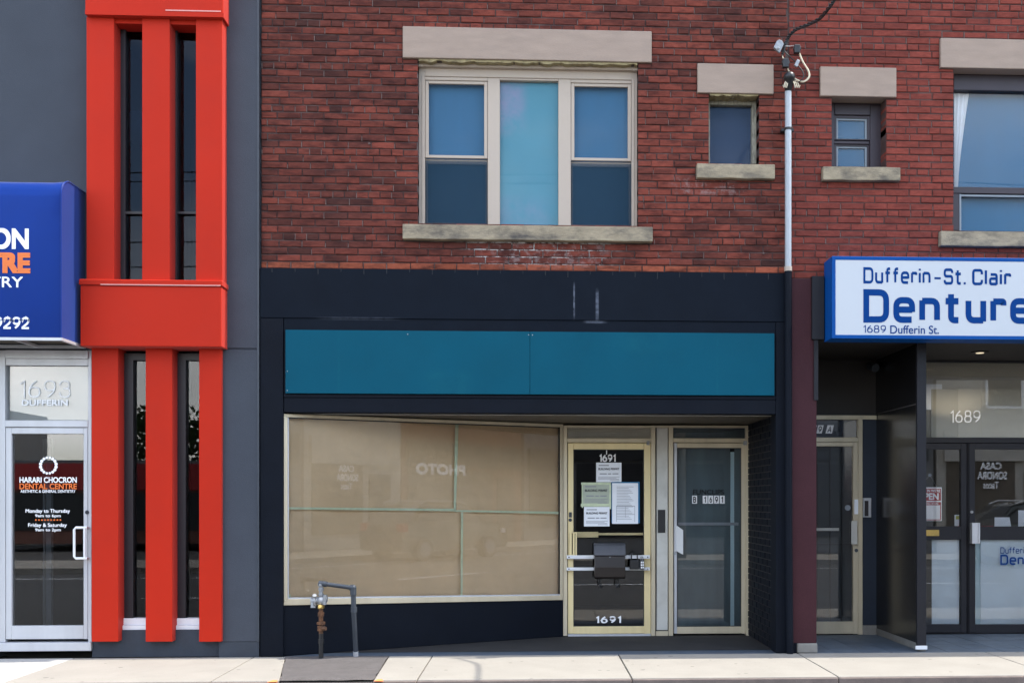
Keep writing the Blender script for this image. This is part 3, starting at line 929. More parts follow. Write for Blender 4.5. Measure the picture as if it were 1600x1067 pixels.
ptext(mb, 'HARARI CHOCRON', 30.5, 745, 120, 754, yt, bold=.022)
ptext(mb, 'AESTHETIC & GENERAL DENTISTRY', 32, 765, 118, 769.5, yt, bold=.012)
ptext(mb, 'Monday to Thursday', 40, 795, 109.5, 802.5, yt, bold=.018)
ptext(mb, '9am to 6pm', 55, 803, 95, 809, yt, bold=.018)
ptext(mb, 'Friday & Saturday', 44, 817, 104.5, 824.5, yt, bold=.018)
ptext(mb, '9am to 2pm', 55, 825, 95, 831, yt, bold=.018)
for k in range(16):
    a = 2 * math.pi * (k + .5) / 16
    big = 1 + .35 * abs(math.cos(a))
    c = P(75.5 + 12.3 * math.cos(a), 727 + 12.3 * math.sin(a), yt)
    q = [(c.x + .0125 * big * math.cos(t), yt, c.z + .0125 * big * math.sin(t)) for t in [2 * math.pi * i / 10 for i in range(10)]]
    mb.add(q, [tuple(range(10))])
mb.build('lettering', 'white_vinyl', dl)
mb = MB()
ptext(mb, 'DENTAL CENTRE', 30.5, 755, 120, 764, yt, bold=.022)
for k in range(9):
    c = P(56 + 4.8 * k, 812, yt); mb.add([(c.x + .009 * math.cos(t), yt, c.z + .009 * math.sin(t)) for t in [2 * math.pi * i / 8 for i in range(8)]], [tuple(range(8))])
mb.build('lettering', 'orange_vinyl', dl)
room('vestibule_wall', X(-40), X(143), .17, 4, .02, Z(566, 60, .1), 'dark_room', BL)
MB().box(X(67, 1.2), X(70, 1.2), 1.2, 1.25, 0.05, 2.3).box(X(72, 1.2), X(80, 1.2), 1.2, 1.25, .05, 2.3).build('inner_door_frame', 'sash_grey', BL)
mb = MB().box(XL, XP - .01, .3, 9, ROOF - .3, ROOF - .05); mb.box(XL, XL + .2, .3, 9, 0, ROOF - .3); mb.box(XL, XP - .01, 8.8, 9, 0, ROOF - .3)
mb.build('roof', 'far_grey', BL)

# blue awning sign
YA = -.55
AW = thing('awning', 'blue box awning with white and orange lettering above the glass door', 'awning', (X(0, YA), YA / 2, Z(527, 50, YA)))
xa_l, xa_r = X(-210, YA), X(95.5, YA)
zb, ztp = Z(527, 60, YA), Z(283, 60, YA + .16)
rr = .20
prof = [(YA, zb), (YA, ztp - rr)]
for k in range(1, 9):
    t = rad(90 * k / 8)
    prof.append((YA + rr * (1 - math.cos(t)), ztp - rr + rr * math.sin(t)))
prof += [(-.005, ztp - .0), (-.005, zb)]
mb = MB()
nseg = 14
xs = [xa_l + (xa_r - xa_l) * k / nseg for k in range(nseg + 1)]
# skin with faint sag between the hidden ribs
idx = []
for i, x in enumerate(xs):
    sag = .0 if i % 7 == 0 else .012
    for (j, (y, z)) in enumerate(prof[:-1]):
        s = sag if 2 <= j <= 9 else 0
        mb.v.append((x, y + s, z - s * .6))
npf = len(prof) - 1
for i in range(nseg):
    for j in range(npf - 1):
        a = i * npf + j
        mb.f.append((a, a + npf, a + npf + 1, a + 1)); mb.m.append(0)
cv = mb.build('cover', 'awning_blue', AW, smooth=True)
mb = MB().prism([(xa_r + .001, y, z) for (y, z) in prof[::-1]], (-.012, 0, 0))
mb.build('end_panel', 'awning_blue', AW)
mb = MB()
mb.tube([(xa_r, y - .002, z) for (y, z) in prof[:-1]], .008, 6)
mb.build('edge_piping', 'awning_blue', AW, smooth=True)
mb = MB()
mb.box(xa_l, xa_r + .01, YA - .008, YA + .03, zb - .03, zb - .003); mb.box(xa_r - .02, xa_r + .012, YA + .03, -.01, zb - .03, zb - .003)
mb.box(xa_l, xa_r - .02, -.05, -.01, zb - .03, zb - .003); mb.box(X(18, YA), X(18, YA) + .03, YA + .03, -.05, zb - .028, zb - .004)
mb.build('bottom_frame', 'silver_alu', AW)
MB().box(xa_l + .01, xa_r - .03, YA + .03, -.05, zb + .01, zb + .02).build('underside_panel', 'soffit_brown', AW)
ya = YA - .004
mb = MB()
ptext(mb, 'HARARI CHOCRON', -293, 355, 45, 388, ya, bold=.028)
ptext(mb, '& GENERAL DENTISTRY', -270, 431, 36, 448, ya, bold=.012)
pnum(mb, '9292', -9, 495, 46, 514, ya, th=.20, gap=.10)
mb.build('lettering', 'white_vinyl', AW)
mb = MB(); ptext(mb, 'DENTAL CENTRE', -262, 393, 47.5, 426, ya, bold=.045)
mb.build('lettering', 'orange_vinyl', AW)

# ================================================================== MIDDLE: SOOTY BRICK SHOP
XM0, XM1 = XP + .004, X(1233, 0)
BM = thing('brick_building', 'sooty dark red brick shop with black storefront in the middle', 'building', ((XM0 + XM1) / 2, 0, 0))
ZF = Z(423, 820, 0)                       # top of the black fascia
YBK = 0.03                                # brick faces
big = R(653, 98, 997, 351, YBK); small = R(1107.5, 148, 1186, 256, YBK)
lint_b = R(629, 45, 1018.5, 94, YBK - .03); lint_s = R(1090, 100, 1209, 146, YBK - .03)
sill_b = R(629, 352.5, 1020, 375.5, YBK - .07); sill_s = R(1089, 256.5, 1211, 279, YBK - .06)
h2 = lambda q, e=.0: (q[0] - e, q[1] + e, q[2] - e, q[3] + e)
opens = [big, small]
wall = sheet_with_holes(XM0, XM1 - .002, ZF - .3, ROOF, opens, YBK + .010, .24).build('wall', 'mortar', BM)
def sooty(x, z, k, rnd):
    n1 = mnoise.noise(Vector((x * .55, z * .7, 3.1))); n2 = mnoise.noise(Vector((x * 1.7, z * 2.2, 9.0)))
    d = .38 + .46 * n1 + .34 * n2 + rnd.uniform(-.32, .32)
    if x < X(640): d += .08
    if x > X(1020): d -= .10
    if k == 0: d = rnd.uniform(-.35, .05)
    if rnd.random() < .07: d = min(d, 0.02)
    d = max(0, min(1, d))
    a = Vector((.190, .047, .032)); b = Vector((.056, .024, .020))
    c = a.lerp(b, d)
    if k == 0: c = Vector((.26, .070, .038)) * rnd.uniform(.85, 1.1)
    return c * rnd.uniform(.88, 1.12)
lay_bricks(wall, XM0, XM1 - .003, ZF + .003, ROOF - .1, [h2(big), h2(small), h2(lint_b, .003), h2(lint_s, .003), h2(sill_b, .003), h2(sill_s, .003)], YBK, sooty, 3, 'sooty', hdr=4)
for nm in ('sooty_brick_single', 'sooty_brick_joined'):
    add_mask_tint(MAT[nm], [(X(850), .85, Z(393, 850), .20, .34), (X(1110), .5, Z(290, 1110), .13, .35)], (.36, .33, .32), 16, (.50, .64))
add_mask_tint(MAT['mortar'], [(X(840), .95, Z(393, 850), .20, .9)], (.62, .60, .57), 14, (.44, .56))
MB().box(XM0, XM1, YBK - .06, .4, ROOF - .1, ROOF + .06).build('coping', 'limestone', BM, bevel=.01)
mb = MB().box(XM0, XM1, .4, 9, ROOF - .35, ROOF - .12); mb.box(XM0, XM1, 8.8, 9, 0, ROOF - .35)
mb.build('roof', 'far_grey', BM)

def stone(name, q, yf, yb, m, parent, rough_edge=0.0):
    """dressed stone with a slightly irregular outline"""
    x0, x1, z0, z1 = q
    mb = MB(); n = 26
    top = []; bot = []
    for i in range(n + 1):
        x = x0 + (x1 - x0) * i / n
        e = rough_edge
        top.append((x, yf + e * .4 * mnoise.noise(Vector((x * 3, 0, 5))), z1 + e * .5 * mnoise.noise(Vector((x * 5, 1, 0)))))
        bot.append((x, yf + e * .5 * mnoise.noise(Vector((x * 4, 7, 5))), z0 + e * mnoise.noise(Vector((x * 6, 2, 0)))))
    mb.prism(bot + top[::-1], (0, yb - yf, 0))
    return mb.build(name, m, parent, bevel=.008, seg=2)
stone('lintel', lint_b, YBK - .03, .24, 'limestone', BM)
stone('lintel', lint_s, YBK - .03, .24, 'limestone', BM)
stone('window_sill', sill_b, YBK - .075, .26, 'sill_stone', BM, .008)
stone('window_sill', sill_s, YBK - .065, .26, 'sill_stone', BM, .008)
# ragged old paint under the lintels
def ragged(q, yf, yb, parent, amp=.018):
    x0, x1, z = q
    mb = MB(); n = 60
    a = []; b = []
    for i in range(n + 1):
        x = x0 + (x1 - x0) * i / n
        e = amp * (1.2 + mnoise.noise(Vector((x * 9, 4, 1))) + .7 * mnoise.noise(Vector((x * 31, 4, 1))))
        a.append((x, yf, z)); b.append((x, yf, z - e))
    mb.prism(b + a[::-1], (0, yb - yf, 0))
    return mb.build('peeling_paint', 'old_paint', parent)
ragged((big[0] + .01, big[1] - .01, lint_b[2] - .002), YBK - .012, .2, BM)
ragged((small[0] + .01, small[1] - .01, lint_s[2] - .002), YBK - .010, .2, BM, .014)
room('upper_room', XM0 + .1, XM1 - .1, .30, 4, ZF + .1, ROOF - .5, 'dark_room', BM)

# big triple window
YW = .14
x0, x1, z0, z1 = R(652.5, 106, 998, 352, YW)
mb = MB().frame(x0, x1, z0, z1, .075, YW, YW + .12, wt=.11, wb=.0)
xa, xb = X(768.5, YW), X(879, YW)
zi = z1 - .11
mb.frame(x0 + .003, x1 - .003, z1 - .03, z1 + .03, .06, YW - .05, YW + .1, wt=.055, wb=0)
for (a, b) in ((762, 781), (872.5, 892)):
    mb.box(X(a, YW), X(b, YW), YW + .012, YW + .12, z0, zi)
mb.box(x0 + .075, X(762, YW), YW + .012, YW + .12, zi - .035, zi); mb.box(X(781, YW), X(872.5, YW), YW + .012, YW + .12, zi - .02, zi); mb.box(X(892, YW), x1 - .075, YW + .012, YW + .12, zi - .035, zi)
mb.box(x0 + .045, x0 + .055, YW - .008, YW, z0, zi); mb.box(x1 - .055, x1 - .045, YW - .008, YW, z0, zi)
W1 = mb.build('window', 'cream_trim', BM, bevel=.005)
for (a, b, tall) in ((670, 762, 0), (781, 872.5, 1), (892, 982, 0)):
    xl, xr = X(a, YW) + .003, X(b, YW) - .003
    if a == 670: xl = x0 + .078
    if a == 892: xr = x1 - .078
    zt_ = zi - (.022 if tall else .037)
    zm = Z(246 if a < 800 else 250, (a + b) / 2, YW)
    if tall:
        pane(W1, xl, xr, z0, zt_, YW + .05)
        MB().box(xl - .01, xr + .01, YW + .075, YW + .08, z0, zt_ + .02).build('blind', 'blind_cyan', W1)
    else:
        MB().frame(xl, xr, zm - .002, zt_, .035, YW + .022, YW + .055, wt=.03, wb=.03).build('sash', 'cream_trim', W1, bevel=.003)
        pane(W1, xl + .03, xr - .03, zm + .02, zt_ - .02, YW + .04)
        MB().frame(xl, xr, z0, zm - .006, .022, YW + .058, YW + .09, wt=.05, wb=.03).build('sash', 'cream_trim', W1, bevel=.003)
        pane(W1, xl + .02, xr - .02, z0 + .02, zm - .05, YW + .075)
        MB().box(xl + .001, xr - .001, YW + .030, YW + .033, z0, zm - .03).build('insect_screen', 'insect_screen', W1)
        MB().box(xl - .01, xr + .01, YW + .105, YW + .11, z0, zt_).build('blind', 'blind_blue', W1)

# small old window
YS = .17
x0, x1, z0, z1 = R(1100, 153, 1184.5, 256, YS)
mb = MB().frame(x0, x1, z0, z1, .065, YS, YS + .08, wt=.075, wb=0)
W2 = mb.build('window', 'weathered_wood', BM, bevel=.006)
pane(W2, x0 + .06, x1 - .06, z0, z1 - .07, YS + .03, 'old_glass')
MB().box(x0 + .02, x1 - .02, YS + .07, YS + .075, z0, z1 - .02).build('blind', 'blind_navy', W2)

for (px, py, r_) in ((617, 268, .015), (577, 225, .014), (596, 395, .014), (1030, 401, .012), (1193, 396, .014)):
    c = P(px, py, YBK)
    MB().ball((c.x, YBK - .004, c.z), r_, 8, sc=(1, .6, .8)).build('wall_anchor', 'pointing', BM, smooth=True)
# black storefront: fascia, piers
zs = Z(645.5, 820, 0)                     # underside of the fascia
xr0 = X(1212, 0)
YF = -.012
fb = MB().box(XM0, XM1 - .002, YF, .22, Z(500, 820, 0), ZF)
fb.build('fascia', 'black_fascia', BM, bevel=.004)
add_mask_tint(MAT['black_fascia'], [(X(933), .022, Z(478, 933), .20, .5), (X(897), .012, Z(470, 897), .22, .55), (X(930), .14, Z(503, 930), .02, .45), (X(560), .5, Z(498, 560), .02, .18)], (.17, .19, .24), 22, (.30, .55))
MB().box(X(444), xr0 - .004, YF + .012, .22, Z(618, 820, 0), Z(500, 820, 0) - .002).build('sign_backing', 'black_fascia', BM)
MB().box(X(444), xr0 - .002, YF - .004, .22, Z(622.5, 820, 0), Z(618, 820, 0) - .001).build('ledge', 'black_paint', BM, bevel=.003)
MB().box(X(444), xr0 - .002, YF + .004, .22, zs, Z(622.5, 820, 0) - .001).build('lower_fascia', 'black_paint', BM, bevel=.004)
MB().box(XM0, X(443, 0), YF + .002, .22, 0.0, Z(500, 820, 0) - .002).build('pier', 'black_paint', BM, bevel=.005)
MB().box(xr0, XM1 - .002, YF + .002, .22, 0.0, Z(500, 820, 0) - .002).build('pier', 'black_paint', BM, bevel=.005)
for i in range(24):                       # brick joints that show through the paint along the top
    x = XM0 + .12 + i * .234
    if x < XM1 - .1:
        MB().box(x, x + .005, YF - .003, YF + .002, ZF - random.uniform(.03, .075), ZF - .004).build('joint_line', 'far_black', BM)

# slanted display window
A = P(443, 800, 0.05); B = P(880, 800, 1.47)
tv = (Vector((B.x, B.y, 0)) - Vector((A.x, A.y, 0))).normalized()
nv = Vector((tv.y, -tv.x, 0))             # towards the street
def WP(px, py, off=0.0):
    d = ray(px, py)
    p0 = Vector((A.x, A.y, 0)) + nv * off
    t = (p0 - CAM).dot(nv) / d.dot(nv)
    return CAM + d * t
def wquad(mb, pts, front, back, mi=0):
    """photo polygon on the slanted window plane, from front to back offset (metres towards the street)"""
    mb.prism([WP(*p, front) for p in pts], nv * (back - front), mi)
TL, TR, BR, BLc = (438.5, 646), (880, 662.5), (880, 937), (438.5, 945.5)
iTL, iTR, iBR, iBL = (449.5, 651.5), (876, 667), (876, 930), (449.5, 935.5)
mb = MB()
wquad(mb, [BLc, iBL, iTL, TL], .03, -.05); wquad(mb, [iBR, BR, TR, iTR], .029, -.05)
wquad(mb, [TL, iTL, iTR, TR], .028, -.05); wquad(mb, [BLc, BR, iBR, iBL], .036, -.05)
DW = mb.build('display_window', 'gold_alu', BM, bevel=.003)
mb = MB()
q = lambda a, b, t: (a[0] + (b[0] - a[0]) * t, a[1] + (b[1] - a[1]) * t)
j = 1.6
wquad(mb, [iBL, (iBR[0], iBR[1]), (iBR[0], iBR[1] - 2.2), (iBL[0], iBL[1] - 2.4)], .012, -.02)
wquad(mb, [iBL, (iBL[0] + 1.8, iBL[1] - 2.4), (iTL[0] + 1.8, iTL[1] + 1), iTL], .012, -.02)
mb.build('glazing_bead', 'silver_alu', DW)
mb = MB()
wquad(mb, [(iTL[0], iTL[1]), (iTL[0], iTL[1] + 1.8), (iTR[0], iTR[1] + 1.8), (iTR[0], iTR[1])], .010, -.02)
wquad(mb, [(iBR[0] - 1.8, iBR[1]), iBR, iTR, (iTR[0] - 1.8, iTR[1])], .011, -.02)
mb.build('gasket', 'far_black', DW)
mb = MB(); wquad(mb, [iBL, iBR, iTR, iTL], 0, -.008)
mb.build('pane', 'shop_glass', DW)
# bulkhead below
zlo = [WP(*BLc, .02), WP(880, 937, .02)]
mb = MB()
pts = [Vector((zlo[0].x, zlo[0].y, .002)), Vector((zlo[1].x, zlo[1].y, .002)), zlo[1] - Vector((0, 0, .002)), zlo[0] - Vector((0, 0, .002))]
mb.prism(pts, -nv * .12)
mb.build('bulkhead', 'black_paint', BM, bevel=.003)
# top: soffit
zso = zs + .002
mb = MB().prism([(XM0 + .2, .22, zso), (XM0 + .2, .0 + .215, zso), (xr0 + .05, .215, zso), (xr0 + .05, 1.75, zso), (X(880, 1.5), 1.75, zso)][::-1], (0, 0, .03))
mb = MB().box(X(443) - .02, xr0 + .08, .221, 1.8, zso, zso + .03)
mb.build('soffit', 'soffit_brown', BM)
MB().box(X(443), xr0 - .002, .19, .221, zs - .004, zs + .02).build('soffit_edge', 'beige_panel', BM)
# recess floor
MB().box(X(444), XM1, -.03, 1.7, -.05, -.004).build('entry_floor', 'entry_floor', BM)
# return wall, brick painted black
xw = xr0 + .02
rw = MB().box(xw, xw + .05, .221, 1.62, 0, zso).build('return_wall', 'joint_dark', BM)
rb = MB()
zz = .01; k = 0
while zz < zso - .03:
    yy = .225 - (.11 if k % 2 else 0)
    while yy < 1.6:
        a, b = max(yy, .223), min(yy + .21, 1.6)
        if b - a > .03:
            dx = random.uniform(0, .004)
            rb.box(xw - .010 - dx, xw + .0, a, b - .01, zz, zz + .063)
        yy += .22
    zz += .0735; k += 1
rb.build('painted_brick', 'black_paint', rw, kind='stuff')
room('shop_room', X(443) + .02, xr0 + .3, .25, 5, .0, zso + .2, 'dark_room', BM)

# doors of 1691
YD = 1.5
mb = MB()
for (a, b) in ((880, 886.5), (1017.5, 1024), (1045, 1052), (1166, 1172.5)):
    mb.pbox(a, 664.5, b, 993, YD - .05, YD + .08)
for (a, b) in ((886.5, 1017.5), (1052, 1166)):
    mb.pbox(a, 664.5, b, 668, YD - .049, YD + .08); mb.pbox(a, 684.5, b, 691, YD - .047, YD + .08)
mb.pbox(1024, 664.5, 1045, 668, YD - .049, YD + .08)
mb.build('entrance_frame', 'gold_alu', BM, bevel=.003)
MB().pbox(1026, 668.5, 1043.5, 984, YD - .03, YD + .05).build('infill_panel', 'beige_panel', BM, bevel=.004)
MB().pbox(1024, 668, 1045, 992, YD - .015, YD + .05).build('infill_gap', 'far_black', BM)
MB().pbox(1025, 985.5, 1044, 993, YD - .035, YD + .05).build('infill_base', 'gold_alu', BM)
MB().pbox(1028, 796, 1039.5, 832, YD - .042, YD - .02).build('mail_slot', 'far_black', BM, bevel=.003)
for (a, b, bm) in ((888, 1016, 'indoor_beige'), (1053.5, 1164.5, 'frost_dark')):
    t_ = ppane(BM, a, 668.5, b, 684, YD, 'door_glass', 'transom_pane')
    MB().pbox(a - 1, 668, b + 1, 684.4, YD + .03, YD + .035).build('transom_backing', bm, BM)

def door(px0, px1, gx0, gx1, gy0, gy1, m, lead=0):
    mb = MB()
    mb.pbox(px0, 692, gx0, 989.5, YD - .03, YD + .02, lead); mb.pbox(gx1, 692, px1, 989.5, YD - .03, YD + .02)
    mb.pbox(gx0, 692, gx1, gy0, YD - .028, YD + .02); mb.pbox(gx0, gy1, gx1, 989.5, YD - .028, YD + .02)
    return mb.build('door', m, BM, bevel=.004)
D1 = door(887.3, 1016.8, 896, 1006.5, 702, 978, 'gold_door')
ppane(D1, 896, 702, 1006.5, 978, YD - .004, 'door_glass')
mb = MB().frame(*R(896, 702, 1006.5, 978, YD - .02), .008, YD - .022, YD - .006)
mb.build('gasket', 'far_black', D1)
MB().pbox(887.3, 990, 1016.8, 993.5, YD - .04, YD + .03).build('door_sweep', 'silver_alu', D1)
mb = MB().pbox(899, 830.5, 935, 839.5, YD + .04, YD + .07); mb.pbox(935, 832, 1005, 836, YD + .045, YD + .065)
mb.build('push_bar', 'gold_door', D1, bevel=.004)
mb = MB()
for (a, b) in ((890, 893.5), (895, 898), (899, 901.5)):
    mb.pbox(a, 831, b, 868, YD - .085, YD - .07)
mb.pbox(890, 831, 901.5, 833, YD - .07, YD - .031); mb.pbox(890, 866, 901.5, 868, YD - .07, YD - .031)
mb.build('handle', 'gold_door', D1, bevel=.002)
MB().pbox(891, 833, 901, 866, YD - .036, YD - .0305).build('handle_plate', 'far_black', D1)
for (a, b) in ((867, 872.5), (886, 890.8)):
    MB().pbox(885.5, a, 1015.5, b, YD - .105, YD - .09).build('guard_bar', 'white_paint', D1, bevel=.002)
for px in (889, 1011):
    for (a, b) in ((868, 871.5), (887, 890)):
        MB().pbox(px - 2, a, px + 2, b, YD - .0895, YD - .031).build('bar_bracket', 'steel_grey', D1)
for (px, py) in ((889, 870), (889, 888.5), (1012, 870), (1012, 888.5)):
    MB().tube([P(px, py, YD - .106), P(px, py, YD - .110)], .008, 8).build('bolt', 'steel_grey', D1)
mb = MB().tube([P(891, 812, YD - .03), P(891, 812, YD - .045)], .02, 14)
mb.pbox(889, 800, 893.5, 808, YD - .036, YD - .03)
mb.build('lock', 'steel_grey', D1, smooth=True)
MB().pbox(1010.5, 688.5, 1015, 695, YD - .06, YD - .03).build('closer_pivot', 'galvanised', D1)
mb = MB(); pnum(mb, '1691', 936.5, 709.5, 962, 721.5, YD - .006, th=.24, gap=.10); pnum(mb, '1691', 931, 962, 970.5, 973, YD - .006, th=.22, gap=.20)
ptext(mb, '-', 947, 703, 948.6, 710, YD - .006)
mb.build('lettering', 'white_vinyl', D1)

D2 = door(1053, 1165.3, 1058, 1158.5, 699.5, 978.5, ('gold_alu', 'silver_alu'), 1)
ppane(D2, 1058, 699.5, 1158.5, 978.5, YD - .004, 'door_glass')
mb = MB().frame(*R(1058, 699.5, 1158.5, 978.5, YD - .02), .008, YD - .022, YD - .006)
mb.build('gasket', 'far_black', D2)
mb = MB().pbox(1057, 699, 1141, 979, YD + .05, YD + .055); mb.pbox(1147.5, 699, 1160, 979, YD + .05, YD + .055)
mb.build('privacy_film', 'frost_dark', D2)
MB().pbox(1141.3, 706, 1147.2, 979, YD + .05, YD + .055).build('light_strip', 'frost_pale', D2)
MB().pbox(1060, 816, 1154, 820.5, YD + .02, YD + .04).build('push_bar', 'sash_grey', D2)
mb = MB().prism([P(1056, 820, YD - .035), P(1056, 860, YD - .035), P(1067, 866, YD - .13), P(1067, 828, YD - .13)], (.006, .006, 0))
mb.build('handle', 'white_paint', D2)
MB().tube([P(1055, 863.5, YD - .03), P(1055, 863.5, YD - .042)], .02, 14).build('lock', 'galvanised', D2, smooth=True)
MB().pbox(1162, 688.5, 1167, 695, YD - .06, YD - .03).build('closer_pivot', 'galvanised', D2)
MB().pbox(1169.5, 761, 1173.5, 772, YD - .075, YD - .05).build('doorbell', 'far_black', BM, bevel=.004)
for (a, ch) in ((1081.5, 'B'), (1098, '1'), (1106.8, '6'), (1115.8, '9'), (1124.8, '1')):
    MB().pbox(a, 774, a + 7.6, 786.5, YD - .009, YD - .005).build('number_tile', 'white_vinyl', D2)
mb = MB()
for (a, ch) in ((1081.5, 'B'), (1098, '1'), (1106.8, '6'), (1115.8, '9'), (1124.8, '1')):
    pnum(mb, ch, a + (2.2 if ch == '1' else 1.5), 775.5, a + (5.0 if ch == '1' else 6.1), 785.2, YD - .0105, th=.24)
ptext(mb, 'FUNCLIPS', 1083, 764.5, 1131, 772.5, YD - .006, bold=.01)
mb.build('lettering', 'ink_faint', D2)

# ---- things on the middle shop
TZ0, TZ1 = Z(616, 820, YF - .02), Z(518, 820, YF - .02)
SB = thing('sign_board', 'blank teal sign board across the black fascia', 'sign', (X(828), YF - .01, TZ0))
MB().box(X(446, YF - .02), X(828, YF - .02) - .0015, YF - .02, YF + .010, TZ0, TZ1).build('board', 'teal_board', SB, bevel=.002)
MB().box(X(828, YF - .02) + .0015, X(1210, YF - .02), YF - .02, YF + .010, TZ0, TZ1).build('board', 'teal_board', SB, bevel=.002)
for px in (449, 637, 826, 832, 1020, 1206):
    for py in (521, 580, 610):
        c = P(px, py + (px - 446) * .006, YF - .021)
        MB().tube([c, c - Vector((0, .003, 0))], .006, 8).build('screw', 'galvanised' if (px + py) % 3 == 0 else 'teal_board', SB)

def paper(pts, label, tapes):
    mb = MB()
    n = 34
    p = [Vector(q) for q in pts]
    # sheet bilinear in photo corners bl, br, tr, tl, a little wavy
    for a in range(n + 1):
        for b in range(n + 1):
            s, t = a / n, b / n
            c = p[0] * (1 - s) * (1 - t) + p[1] * s * (1 - t) + p[2] * s * t + p[3] * (1 - s) * t
            wv = -.045 - .030 * abs(mnoise.noise(Vector((c.x * .012, c.y * .010, 1.7)))) - .012 * abs(mnoise.noise(Vector((c.x * .045, c.y * .02, 8)))) - .004 * mnoise.noise(Vector((c.x * .02, c.y * .11, 3)))
            mb.v.append(tuple(WP(c.x, c.y, wv)))
    for a in range(n):
        for b in range(n):
            q_ = a * (n + 1) + b
            mb.f.append((q_, q_ + n + 1, q_ + n + 2, q_ + 1)); mb.m.append(0)
    root = mb.build('paper_sheet', 'kraft_paper', smooth=True)
    tag(root, label, 'paper', 'brown paper sheets covering the shop window')
    for tp_ in tapes:
        m2 = MB(); wquad(m2, tp_, -.012, -.015); m2.build('masking_tape', 'masking_tape', root)
paper([(447, 797), (712, 801), (711, 658), (447, 648)], 'brown paper sheet filling the upper left of the shop window',
      [[(450, 792), (450, 795.4), (711, 798.4), (711, 794.6)], [(711.2, 662), (709, 799), (712.2, 799), (716.5, 662)]])
paper([(713, 801), (878, 804), (878, 664), (711.5, 658)], 'brown paper sheet filling the upper right of the shop window',
      [[(712.6, 796.6), (712.6, 799.2), (875.5, 803), (875.5, 799)], [(874, 686), (874, 726), (876, 726), (876, 686)]])
paper([(447, 940), (722, 936), (722, 800), (447, 796)], 'brown paper sheet filling the lower left of the shop window', [[(720.2, 800), (719.8, 930.5), (722.8, 930.5), (723.6, 800)]])
paper([(722.5, 936), (878, 933), (878, 804), (722.5, 801)], 'brown paper sheet filling the lower right of the shop window', [[(450.5, 928), (450.5, 935), (454, 935), (454, 928)]])
# backing wall of the display so that no light falls in behind the paper
mb = MB(); wquad(mb, [(440, 945), (879, 938), (879, 662), (440, 646)], -.16, -.19); mb.build('display_backing', 'dark_room', BM)

def notice(name, px0, py0, px1, py1, y, m, label, cat, draw, group='permit papers on the gold door'):
    x0, x1, z0, z1 = R(px0, py0, px1, py1, y)
    o = thing(name, label, cat, ((x0 + x1) / 2, y, z0), group)
    MB().box(x0, x1, y, y + .002, z0, z1).build('sheet', m, o)
    draw(o)
    return o
YN = YD - .012
def permit(px0, py0, px1, py1):
    def f(o):
        w_, h_ = px1 - px0, py1 - py0
        mb = MB(); ptext(mb, 'BUILDING PERMIT', px0 + w_ * .09, py0 + h_ * .27, px1 - w_ * .09, py0 + h_ * .38, YN - .0018, bold=.02)
        mb.build('lettering', 'ink_dark', o)
        mb = MB()
        for k, (l, r_, t) in enumerate(((.1, .5, .12), (.14, .42, .55), (.46, .60, .55), (.64, .88, .55), (.08, .92, .72), (.08, .8, .78), (.08, .9, .84), (.55, .92, .9))):
            mb.pbox(px0 + w_ * l, py0 + h_ * t, px0 + w_ * r_, py0 + h_ * (t + (.05 if k in (0, 1, 2, 3) else .02)), YN - .0014, YN - .0006)
        mb.build('print', 'ink_grey', o)
    return f
notice('permit_notice', 931.5, 722.5, 971, 753, YN, 'paper_white', 'white building permit notice directly under the number at the top of the gold door', 'notice', permit(931.5, 722.5, 971, 753))
def green(o):
    permit(910, 755, 953, 789)(o)
    mb = MB()
    mb.pbox(908, 753.5, 954.5, 757, YN - .003, YN - .0016); mb.pbox(907.5, 786.5, 953, 791, YN - .003, YN - .0016)
    mb.pbox(909, 757.2, 911, 793, YN - .0031, YN - .0016); mb.pbox(951.8, 757.2, 954.8, 795, YN - .0031, YN - .0016)
    mb.build('masking_tape', 'masking_tape', o)
notice('permit_notice', 909.5, 754, 953.5, 789.5, YN, 'paper_green', 'building permit notice edged with green masking tape on the gold door', 'notice', green)
notice('permit_notice', 912.5, 791.5, 952.5, 822, YN - .004, 'paper_white', 'white building permit notice just below the green taped one', 'notice', lambda o: [permit(912.5, 791.5, 952.5, 822)(o)] and [setattr(c, 'location', c.location - Vector((0, .004, 0))) for c in o.children if c.name.startswith(('print', 'lettering'))])
def form(o):
    MB().pbox(956.5, 754.5, 997, 818, YN - .006, YN - .004).build('page', 'paper_white', o)
    mb = MB()
    for k in range(22):
        t = 760 + k * 2.4
        mb.pbox(963.5, t, 990 - (k * 7 % 9), t + .6, YN - .0075, YN - .0065)
    for (a, b, c, d) in ((963, 790, 992, 790.8), (963, 803, 992, 803.6), (963, 790, 963.5, 815), (977, 790, 977.4, 808), (991.5, 790, 992, 815)):
        mb.pbox(a, b, c, d, YN - .0078, YN - .0066)
    mb.build('print', 'ink_grey', o)
notice('form_sheet', 955.5, 752.5, 999.5, 817, YN, 'paper_blue', 'tall white form on a blue backing sheet, right of the permit notices', 'form', form)

